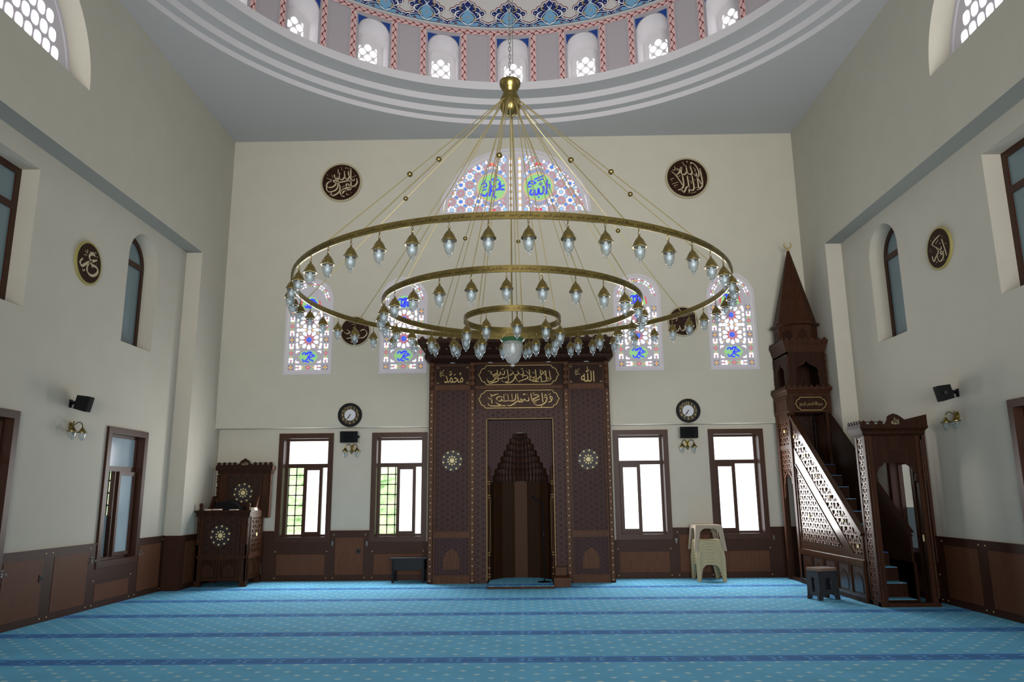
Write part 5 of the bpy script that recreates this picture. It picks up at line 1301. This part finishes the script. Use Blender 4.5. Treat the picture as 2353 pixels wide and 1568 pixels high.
book('book', -4.36, 12.66, 1.19, .10, .17, .022, .0, 'paper', 'lower of two pale books on the right side rail')
book('book', -4.362, 12.665, 1.212, .095, .16, .024, .08, 'paper', 'upper of two pale books on the right side rail')

# ------------------------------------------------------------------ stair pulpit (minbar)
mb_ = thing('stair_pulpit', 'tall dark wood stair pulpit with pointed spire and lattice sides', 'pulpit', (4.87, 11.4, 0))
xl, xr = 4.53, 5.19
FM = RIGHTW(xl)                     # left flank, faces -X ; u = -Y
U = lambda y: -y
PZ = [(U(12.33), .53), (U(10.36), .53), (U(12.33), 2.06)]
# base with five niche panels
b = MB(); b.box(xl + .01, xr, 10.06, 12.34, 0, .05); b.box(xl + .02, xl + .05, 10.06, 12.34, .05, .50); b.box(xr - .03, xr, 10.06, 12.98, .05, .50)
MB().fbox(FM, U(12.34), U(10.06), .475, .53, -.05, .022).build('base_ledge', M['woodg'], mb_); b.fbox(FM, U(12.34), U(10.06), .0, .06, -.05, .022)
base = b.build('base', M['wood_d'], mb_)
for k in range(5):
    y1 = 12.33 - k * .452; y0 = y1 - .44; m = MB()
    m.frame(FM, U(y1), U(y0), .06, .475, .03, -.02, .014); niche_panel(m, FM, U(y1) + .03, U(y0) - .03, .09, .445, -.004, 1, 0); m.build('niche_panel', [M['woodg'], M['wood_d']], mb_)
# triangular flank
m = MB()
tri = [(U(12.33), .53), (U(10.36), .53), (U(12.33), 2.06)]
ti = [(U(12.24), .66), (U(10.72), .66), (U(12.24), 1.84)]
m.poly(FM, tri, [ti], .0, .05); m.strip(FM, [(U(12.24), .66), (U(10.72), .66), (U(12.24), 1.84)], .022, .012, 0, True, .012)
m.build('flank_frame', M['woodg'], mb_)
m = MB(); m.poly(FM, ti, (), -.035, .005, 1); lattice(m, FM, ti, .082, .015, -.008, .016, 0); m.disc(FM, U(11.85), 1.05, .03, .004, 10, .01, 2); m.build('flank_lattice', [M['lat'], M['back'], M['cream']], mb_)
# balustrade band
lo = lambda y: .53 + (12.33 - y) / 1.97 * -1.53 + 1.53
RT = lambda y: .867 + (y - 10.08) * .791
bot = [(U(12.33), 2.06), (U(10.36), .53)]
m = MB()
quad_ = [(U(12.33), 2.06), (U(10.36), .53), (U(10.06), .53), (U(10.06), RT(10.06)), (U(12.36), RT(12.36))]
qi = [(U(12.30), 2.13), (U(10.36), .60), (U(10.10), .60), (U(10.10), RT(10.1) - .11), (U(12.30), RT(12.30) - .12)]
m.poly(FM, quad_, [qi], .0, .045); m.strip(FM, [(U(12.36), RT(12.36) + .0), (U(10.06), RT(10.06) + .0)], .05, .02, 0, False, .08)
m.build('handrail', M['woodg'], mb_)
m = MB(); cv_ = [(U(12.30), 2.13), (U(10.36), .60), (U(10.10), .60), (U(10.10), RT(10.1) - .11), (U(12.30), RT(12.30) - .12)]
lattice(m, FM, cv_, .105, .018, -.010, .02)
for k in range(6):
    y = 10.22 + .40 * k; m.disc(FM, U(y), RT(y) - .28, .026, .002, 10, .008, 1)
m.build('balustrade_lattice', [M['lat'], M['cream']], mb_)
# far balustrade
m = MB(); FX_ = RIGHTW(xr - .03); m.poly(FX_, [(U(12.9), 1.7), (U(10.1), .0), (U(10.1), RT(10.1)), (U(12.36), RT(12.36)), (U(12.9), RT(12.36))], (), 0, .03); m.strip(FX_, [(U(12.36), RT(12.36)), (U(10.06), RT(10.06))], .06, .012, 0, False, .05); m.build('far_handrail', M['wood_d'], mb_)
# steps
ns = 11
for k in range(ns):
    y = 10.02 + k * .212; z1 = .055 + k * .178
    b = MB(); b.box(xl + .05, xr - .065, y, y + .23 if k < ns - 1 else 12.9, max(0.002, z1 - .19), z1 - .006); s_ = b.build('step', M['wood_d'], mb_)
    MB().box(xl + .055, xr - .07, y - .004, y + .225 if k < ns - 1 else 12.88, z1 - .006, z1).build('step_carpet', M['carpet'], s_)
# tower: posts, passage, upper box
TY0, TY1 = 12.28, 12.965
b = MB()
for y in (12.30, 12.88):
    for x in (xl - .02, xr - .07): b.box(x, x + .09, y, y + .085, 0, 2.68)
b.box(xl, xl + .06, 12.36, 12.9, 0, .05); b.box(xr - .07, xr, 12.36, 12.9, .05, 2.66); b.box(xl, xr, 12.9, 12.95, 1.9, 2.68)
b.box(xl - .01, xl + .06, 12.36, 12.9, 2.10, 2.17); b.box(xl - .01, xl + .06, 12.36, 12.9, 2.56, 2.68)
b.build('tower_posts', M['wood'], mb_)
m = MB(); cy = 12.63
sp = [(U(12.88), 1.30), (U(12.88), 2.10), (U(12.385), 2.10), (U(12.385), 1.30), (U(12.42), 1.34), (U(12.42), 1.52), (U(12.46), 1.56), (U(12.47), 1.64), (U(12.54), 1.70), (U(12.60), 1.72), (U(cy), 1.78), (U(12.67), 1.72), (U(12.72), 1.70), (U(12.79), 1.64), (U(12.80), 1.56), (U(12.845), 1.52), (U(12.845), 1.34)]
m.strip(FM, sp[3:] + [sp[0]], .02, .0, 0, False, .02); lattice(m, FM, [(U(12.88), 1.74), (U(12.88), 2.10), (U(12.385), 2.10), (U(12.385), 1.74)], .075, .014, -.01, .016)
lattice(m, FM, [(U(12.88), 1.36), (U(12.88), 1.74), (U(12.80), 1.74), (U(12.845), 1.36)], .075, .014, -.01, .016); lattice(m, FM, [(U(12.42), 1.36), (U(12.47), 1.74), (U(12.385), 1.74), (U(12.385), 1.36)], .075, .014, -.01, .016)
lattice(m, FM, [(U(12.88), 2.17), (U(12.88), 2.56), (U(12.385), 2.56), (U(12.385), 2.17)], .085, .015, -.01, .016); m.disc(FM, U(12.63), 2.40, .028, .004, 10, .01, 1)
m.build('tower_lattice', [M['lat'], M['cream']], mb_)
bp_ = MB().box(xl + .08, xr - .08, 12.88, 12.895, 1.9, 2.68).build('back_panel', M['girih_k'], mb_); rosette(FRONT(12.88), 4.84, 2.30, .17, .006, 'rosette', mb_)
b = MB(); b.box(4.50, 5.20, 12.25, TY1, 2.68, 2.985); b.build('tower_box', M['wood'], mb_)
FT = FRONT(12.25); fz = MB().fbox(FT, 4.60, 5.13, 2.71, 2.95, 0, .006).build('inscription_panel', M['wood_d'], mb_)
m = MB(); cartouche(m, FT, 4.61, 5.12, 2.715, 2.925, .010, .009); put_text(m, FT, BIS, 4.68, 5.05, 2.77, 2.87, .010); m.build('lettering', M['gold'], fz)
FM2 = RIGHTW(4.50); m = MB(); m.frame(FM2, U(12.93), U(12.29), 2.71, 2.95, .025, 0, .012); m.build('side_panel', M['wood'], mb_)
def cornice(name, x0_, x1_, y0_, y1_, z0_, z1_, fl, n1, n2):
    m = MB(); lv = [(0, z0_), (fl * .5, z0_ + (z1_ - z0_) * .45), (fl * .5, z0_ + (z1_ - z0_) * .55), (fl, z1_ - .02), (fl, z1_)]
    vs = []
    for f, z in lv: vs += [(x0_ - f, y0_ - f, z), (x1_ + f, y0_ - f, z), (x1_ + f, y1_, z), (x0_ - f, y1_, z)]
    fs = [(0, 3, 2, 1), tuple(16 + k for k in range(4))] + [(4 * i + k, 4 * i + (k + 1) % 4, 4 * i + 4 + (k + 1) % 4, 4 * i + 4 + k) for i in range(4) for k in range(4)]
    m.add(vs, fs); o = m.build(name, M['wood'], mb_)
    c = MB(); crest(c, FRONT(y0_ - fl), x0_ - fl, x1_ + fl, z1_, n1, .06, 0, .015); crest(c, RIGHTW(x0_ - fl), -y1_, -(y0_ - fl), z1_, n2, .06, 0, .015); c.build('cresting', M['wood'], o)
cornice('lower_cornice', 4.50, 5.19, 12.25, TY1, 2.985, 3.07, .035, 8, 8)
c_ = MB(); FC_ = RIGHTW(4.78)
for i in range(12):
    u0, u1 = U(12.88) + .5 * i / 12, U(12.88) + .5 * (i + 1) / 12
    w0_, w1_ = .015 * math.sin(i * 1.9), .015 * math.sin((i + 1) * 1.9)
    c_.quad(FC_(u0, .06, w0_), FC_(u1, .06, w1_), FC_(u1, 2.08, w1_), FC_(u0, 2.08, w0_))
for v in (.25, .55, .85, 1.15, 1.45):
    for u in (.12, .30, .42): c_.disc(FC_, U(12.88) + u, v + .1 * (u > .2), .035, .02, 7, 0, 1, r2=.05)
c_.build('passage_curtain', [M['curtain'], M['dgold']], mb_)
# lantern with foiled openings
def foil(c, hw, z0_, zt):
    h = zt - z0_
    return [(c - hw, z0_), (c + hw, z0_), (c + hw, z0_ + h * .38), (c + hw * .92, z0_ + h * .5), (c + hw, z0_ + h * .6), (c + hw * .85, z0_ + h * .74), (c + hw * .5, z0_ + h * .82), (c + hw * .2, z0_ + h * .88), (c, zt), (c - hw * .2, z0_ + h * .88), (c - hw * .5, z0_ + h * .82), (c - hw * .85, z0_ + h * .74), (c - hw, z0_ + h * .6), (c - hw * .92, z0_ + h * .5), (c - hw, z0_ + h * .38)]
m = MB(); FLn = FRONT(12.28); lx0, lx1 = 4.545, 5.185
m.poly(FLn, [(lx0, 3.07), (lx1, 3.07), (lx1, 3.69), (lx0, 3.69)], [foil(4.865, .19, 3.09, 3.54)], 0, .03)
FLs = RIGHTW(lx0); m.poly(FLs, [(U(TY1), 3.07), (U(12.28), 3.07), (U(12.28), 3.69), (U(TY1), 3.69)], [foil(U(12.63), .17, 3.09, 3.54)], 0, .03)
m.box(lx1 - .03, lx1, 12.3, TY1, 3.07, 3.69); m.box(lx0, lx1, TY1 - .03, TY1, 3.07, 3.69); m.box(lx0, lx1, 12.3, TY1, 3.66, 3.69); m.build('lantern', M['wood_d'], mb_)
for x, y in ((lx0 + .01, 12.275), (lx1 - .01, 12.275), (lx0 + .01, 12.94)):
    c = MB(); turned(c, x, y, 3.58, .022); turned(c, x, y, 3.30, .02); c.lathe([(.02, 3.07), (.024, 3.12), (.017, 3.16), (.017, 3.56)], 10, (x, y, 0)); c.build('corner_column', M['wood'], mb_, smooth=True)
cornice('upper_cornice', lx0, lx1, 12.28, TY1, 3.69, 3.87, .05, 7, 8)
def octa(r, z, c=(4.855, 12.635)): return [(c[0] + r * math.cos(PI / 8 + PI / 4 * k), c[1] + r * math.sin(PI / 8 + PI / 4 * k), z) for k in range(8)]
def oct_stack(name, L, mt):
    m = MB(); vs = []
    for r, z in L: vs += octa(r, z)
    m.add(vs, [tuple(range(8))[::-1], tuple((len(L) - 1) * 8 + k for k in range(8))] + [(8 * i + k, 8 * i + (k + 1) % 8, 8 * i + 8 + (k + 1) % 8, 8 * i + 8 + k) for i in range(len(L) - 1) for k in range(8)])
    return m.build(name, mt, mb_)
dr = oct_stack('spire_drum', [(.352, 3.87), (.352, 4.16), (.365, 4.165), (.40, 4.185), (.40, 4.215), (.36, 4.22)], M['wood'])
m = MB()
for k in (4, 5, 6):
    a = PI / 4 * (k) ; d = V3((math.cos(a), math.sin(a), 0)); s_ = V3((-d.y, d.x, 0)); fr_ = Fr(V3((4.855, 12.635, 0)) + d * .327, s_, (0, 0, 1))
    m.poly(fr_, foil(0, .085, 3.9, 4.11), (), .004, .003)
m.build('blind_arches', M['wood_d'], dr)
oct_stack('spire', [(.355, 4.22), (.02, 5.57), (.012, 5.575)], M['wood'])
m = MB(); fr_ = FRONT(12.635); m.lathe([(.02, 5.56), (.026, 5.575), (.012, 5.585), (.016, 5.60), (.006, 5.615)], 12, (4.855, 12.635, 0))
arc = [(4.855 + .062 * math.cos(a), 5.675 + .062 * math.sin(a)) for a in [math.radians(120 + 300 * i / 20) for i in range(21)]]
m.strip(fr_, arc, lambda t, x, y: .004 + .024 * math.sin(PI * t), .006, 0, False, .012); m.strip(Fr((2 * 4.855, 12.635, 0), (-1, 0, 0), (0, 0, 1)), [(2 * 4.855 - x, y) for x, y in arc], lambda t, x, y: .004 + .024 * math.sin(PI * t), .006, 0)
m.build('crescent', M['gold'], mb_)
# entrance gate
gx0, gx1, gy0, gy1 = 4.545, 5.285, 9.75, 10.03
b = MB()
for x in (gx0, gx1 - .095):
    b.box(x, x + .095, gy0, gy0 + .07, 0, 2.1)
b.box(gx0, gx0 + .05, gy1 - .05, gy1, 0, 2.1); b.box(gx1 - .05, gx1, gy1 - .05, gy1, 0, 2.1); b.box(gx0, gx0 + .05, gy0, gy1, 0, .05); b.box(gx1 - .03, gx1, gy0, gy1, 0, 2.1)
b.box(gx0, gx1, gy0 - .005, gy0 + .06, 0, .05); b.build('gate_posts', M['wood'], mb_)
m = MB(); FG = FRONT(gy0 + .01); gl, gr = gx0 + .09, gx1 - .09; gc = (gl + gr) / 2
op = [(gl + .012, .05), (gr - .012, .05), (gr - .012, 1.35), (gr - .012, 1.50), (gr - .045, 1.53), (gr - .035, 1.62), (gr - .07, 1.70), (gr - .13, 1.735), (gr - .14, 1.76), (gl + .14, 1.76), (gl + .13, 1.735), (gl + .07, 1.70), (gl + .035, 1.62), (gl + .045, 1.53), (gl + .012, 1.50), (gl + .012, 1.35)]
m.poly(FG, [(gl, .05), (gr, .05), (gr, 2.1), (gl, 2.1)], [op], 0, .03); gh = m.build('gate_arch', M['wood_d'], mb_)
m = MB(); put_text(m, FG, BIS, gl + .05, gr - .05, 1.90, 1.99, .004); m.build('lettering', M['wood'], gh)
m = MB(); FGS = RIGHTW(gx0); pl = [(U(gy1) + .05, .05), (U(gy0) - .07, .05), (U(gy0) - .07, 2.1), (U(gy1) + .05, 2.1)]
lattice(m, FGS, pl, .07, .013, -.008, .014); m.build('gate_side_lattice', M['lat'], mb_)
for x in (gx0 + .03, gx1 - .03):
    c = MB(); y = gy0 - .012
    for z in (1.83, 1.60, .46, .20): turned(c, x, y, z, .018)
    c.lathe([(.016, .1), (.016, 2.05)], 10, (x, y, 0)); c.build('gate_column', M['wood'], mb_, smooth=True)
m = MB(); lv = [(0, 2.1), (.03, 2.13), (.03, 2.16), (.065, 2.20), (.065, 2.225)]; vs = []
for f, z in lv: vs += [(gx0 - f, gy0 - f, z), (gx1 + f, gy0 - f, z), (gx1 + f, gy1 + f, z), (gx0 - f, gy1 + f, z)]
m.add(vs, [(0, 3, 2, 1), tuple(16 + k for k in range(4))] + [(4 * i + k, 4 * i + (k + 1) % 4, 4 * i + 4 + (k + 1) % 4, 4 * i + 4 + k) for i in range(4) for k in range(4)])
gcn = m.build('gate_cornice', M['wood_d'], mb_)
m = MB(); FGc = FRONT(gy0 - .06); crest(m, FGc, gx0 - .06, 4.80, 2.225, 3, .075, 0, .018, 0, True); crest(m, RIGHTW(gx0 - .06), U(gy1 + .06), U(gy0 - .06), 2.225, 5, .075, 0, .018, 0, True)
m.poly(FGc, [(4.79, 2.225), (5.345, 2.225), (5.345, 2.37), (5.06, 2.305), (5.01, 2.345), (4.98, 2.365), (4.925, 2.385), (4.87, 2.365), (4.845, 2.345), (4.835, 2.30)], (), .001, .02); cg = m.build('gate_cresting', M['wood_d'], gcn)
m = MB(); put_text(m, FGc, '\uFDF2', 4.885, 4.985, 2.245, 2.335, .004); m.build('lettering', M['rim1'], cg)
MB().box(gx1 - .11, gx1 - .085, gy0 + .03, gy0 + .055, .78, .86).build('cord_tassel', M['cream'], mb_)
# stand microphone on the landing
t = thing('microphone_stand', 'black microphone on a stand at the top of the pulpit stair', 'microphone stand', (5.0, 12.4, 1.84))
MB().lathe([(0, 1.87), (.08, 1.862), (.09, 1.842), (0, 1.841)], 16, (5.0, 12.5, 0)).build('base', M['black'], t)
MB().tube([(5.0, 12.5, 1.85), (5.0, 12.5, 2.62)], .009, 8).build('pole', M['black'], t); MB().tube([(5.04, 12.5, 2.42), (4.96, 12.46, 2.66)], .008, 8).build('boom', M['black'], t); MB().tube([(4.97, 12.465, 2.63), (4.945, 12.455, 2.73)], [.012, .018], 8).build('microphone', M['black'], t)

# ------------------------------------------------------------------ stools, bench
def plastic_stool(H, top, foot, taper_mat, label, z, y, name='plastic_stool', slots=False):
    """square moulded stool: seat with apron and four splayed corner legs"""
    cx = 3.17
    t = thing(name, label, 'stool', (cx, y, z), 'stacked beige plastic stools')
    s = MB(); ap = .055
    def ring(h, zz): return [(cx - h, y - h, zz), (cx + h, y - h, zz), (cx + h, y + h, zz), (cx - h, y + h, zz)]
    w = lambda zz: top + (foot - top) * (H - zz) / H
    vs = ring(top - .012, z + H) + ring(top, z + H - .012) + ring(w(H - ap), z + H - ap)
    s.add(vs, [(0, 1, 2, 3)] + [(4 * i + (k + 1) % 4, 4 * i + k, 4 * i + 4 + k, 4 * i + 4 + (k + 1) % 4) for i in range(2) for k in range(4)])
    if slots:
        for sx in (-.11, 0, .11): s.box(cx + sx - .03, cx + sx + .03, y - top + .03, y - top + .055, z + H - .001, z + H + .001, 1)
    s.build('seat', [taper_mat, M['wood_d']], t)
    for sx, sy in ((-1, -1), (1, -1), (1, 1), (-1, 1)):
        l = MB(); lw0, lw1 = .085, .05
        for ax in (0, 1):
            def q(a, zz, th=0):
                h = w(zz) - th
                return (cx + sx * (h - (a if ax == 0 else 0)), y + sy * (h - (a if ax == 1 else 0)), z + zz)
            zs = [(0.001, lw1), (H * .35, lw1 + .008), (H - ap - .06, lw0 - .015), (H - ap - .02, lw0 + .015), (H - ap, lw0 + .05)]
            for i in range(len(zs) - 1):
                (za, wa), (zb, wb) = zs[i], zs[i + 1]
                l.quad(q(0, za), q(wa, za), q(wb, zb), q(0, zb)); l.quad(q(0, za, .012), q(wa, za, .012), q(wb, zb, .012), q(0, zb, .012))
                l.quad(q(wa, za), q(wa, za, .012), q(wb, zb, .012), q(wb, zb))
        l.build('leg', taper_mat, t)
    return t
ords = ['lowest', 'second from the floor', 'third from the floor', 'fourth from the floor', 'fifth from the floor', 'sixth from the floor', 'seventh from the floor', 'eighth from the floor', 'ninth from the floor']
for k in range(8):
    plastic_stool(.315, .20, .235, M['stool'], 'beige plastic stool in the nested stack under the window, %s' % ords[k], .0005 + k * .048, 12.83 - .0 * k)
plastic_stool(.41, .215, .262, M['stool2'], 'larger beige stool turned over the top of the plastic stool stack', .478, 12.84, slots=True)
# folding stool with patterned seat
fs_t = thing('folding_stool', 'dark plastic folding stool with brown seat before the pulpit flank', 'stool', (4.14, 10.52, 0)); fs_t.rotation_euler = (0, 0, .32)
FF = Matrix.Translation((4.14, 10.52, 0)) @ Matrix.Rotation(.32, 4, 'Z')
class FrM:
    def __init__(s, o, u, v): s.f = Fr(o, u, v)
    def __call__(s, a, b_, w=0.0): return FF @ s.f(a, b_, w)
side_pts = [(-.175, 0), (-.105, 0), (-.09, .05), (.0, .075), (.09, .05), (.105, 0), (.175, 0), (.145, .20), (.125, .37), (-.125, .37), (-.145, .20)]
hole_pts = [(-.05, .13), (.05, .13), (.055, .24), (.0, .29), (-.055, .24)]
for nm_, o_, u_ in (('front_leg', (0, -.115, 0), (1, 0, 0)), ('rear_leg', (0, .115, 0), (-1, 0, 0))):
    MB().poly(FrM(o_, u_, (0, 0, 1)), side_pts, [hole_pts], 0, .015).build(nm_, M['stoolb'], fs_t)
side2 = [(-.13, 0), (-.075, 0), (-.06, .05), (.06, .05), (.075, 0), (.13, 0), (.115, .37), (-.115, .37)]
hole2 = [(-.025, .10), (.025, .10), (.035, .26), (0, .30), (-.035, .26)]
for sx in (-1, 1): MB().poly(FrM((sx * .14, 0, 0), (0, -sx, 0), (0, 0, 1)), side2, [hole2], 0, .014).build('side_leg', M['stoolb'], fs_t)
m = MB(); m.poly(FrM((0, 0, .405), (1, 0, 0), (0, 1, 0)), [(.165 * (abs(math.cos(a)) ** .35) * (1 if math.cos(a) > 0 else -1), .135 * (abs(math.sin(a)) ** .35) * (1 if math.sin(a) > 0 else -1)) for a in [2 * PI * i / 32 for i in range(32)]], (), 0, .034); m.build('seat', M['stoolt'], fs_t)
# low black bench
bn = thing('low_bench', 'low dark rectangular bench against the wall left of the prayer niche', 'bench', (-1.78, 12.95, 0))
m = MB(); m.box(-2.09, -1.47, 12.76, 13.10, .375, .395); m.build('bench_top', M['navy'], bn)
m = MB(); m.box(-2.045, -1.51, 12.785, 12.80, .20, .375); m.box(-2.045, -2.03, 12.8, 13.08, .20, .375); m.box(-1.525, -1.51, 12.8, 13.08, .20, .375); m.build('apron', M['navy'], bn)
for x in (-2.045, -1.545):
    for y in (12.78, 13.04): MB().box(x, x + .035, y, y + .035, 0, .375).build('leg', M['black'], bn)

# ------------------------------------------------------------------ light and camera
wd = bpy.data.worlds.new('sky'); sc.world = wd; wd.use_nodes = True; t = wd.node_tree
t.nodes['Background'].inputs[0].default_value = (.92, .96, 1, 1); t.nodes['Background'].inputs[1].default_value = 2.0
def area(name, loc, rot, sx, sy, e, col=(1, 1, 1)):
    l = bpy.data.lights.new(name, 'AREA'); l.shape = 'RECTANGLE'; l.size = sx; l.size_y = sy; l.energy = e; l.color = col
    o = bpy.data.objects.new(name, l); COL.objects.link(o); o.location = loc; o.rotation_euler = rot
    return o
area('dome_daylight', (DC[0], DC[1], 12.6), (0, 0, 0), 5.5, 5.5, 25, (1, .99, .98))
rl = area('rear_fill', (.6, YB + .15, 3.0), (PI / 2 + .26, 0, .02), 7, 5, 620, (1, .975, .945)); rl.data.spread = math.radians(80)  # added fill lamp by the closed rear wall, no window there
for x0_, x1_ in BW:
    area('window_daylight', ((x0_ + x1_) / 2, D2 - .06, 1.55), (-PI / 2, 0, 0), .7, 1.6, 46, (1, .985, .97))
cam = bpy.data.cameras.new('camera'); cam.sensor_width = 36; cam.lens = 1714.52 / 2353 * 36; cam.clip_end = 100
co = bpy.data.objects.new('camera', cam); COL.objects.link(co); sc.camera = co
pit, yaw, rol = .20366, -.014326, .009578
r0 = V3((math.cos(yaw), -math.sin(yaw), 0)); f0 = V3((math.sin(yaw), math.cos(yaw), 0)); z0 = V3((0, 0, 1))
fw = f0 * math.cos(pit) + z0 * math.sin(pit); up = z0 * math.cos(pit) - f0 * math.sin(pit)
rr = r0 * math.cos(rol) - up * math.sin(rol); uu = r0 * math.sin(rol) + up * math.cos(rol)
mw = Matrix((rr, uu, -fw)).transposed().to_4x4(); mw.translation = V3((.1582, 0, 1.4)); co.matrix_world = mw
sc.view_settings.view_transform = 'Standard'; sc.view_settings.look = 'None'; sc.view_settings.exposure = 0
sc.cycles.max_bounces = 8; sc.cycles.transparent_max_bounces = 24; sc.cycles.sample_clamp_indirect = 6
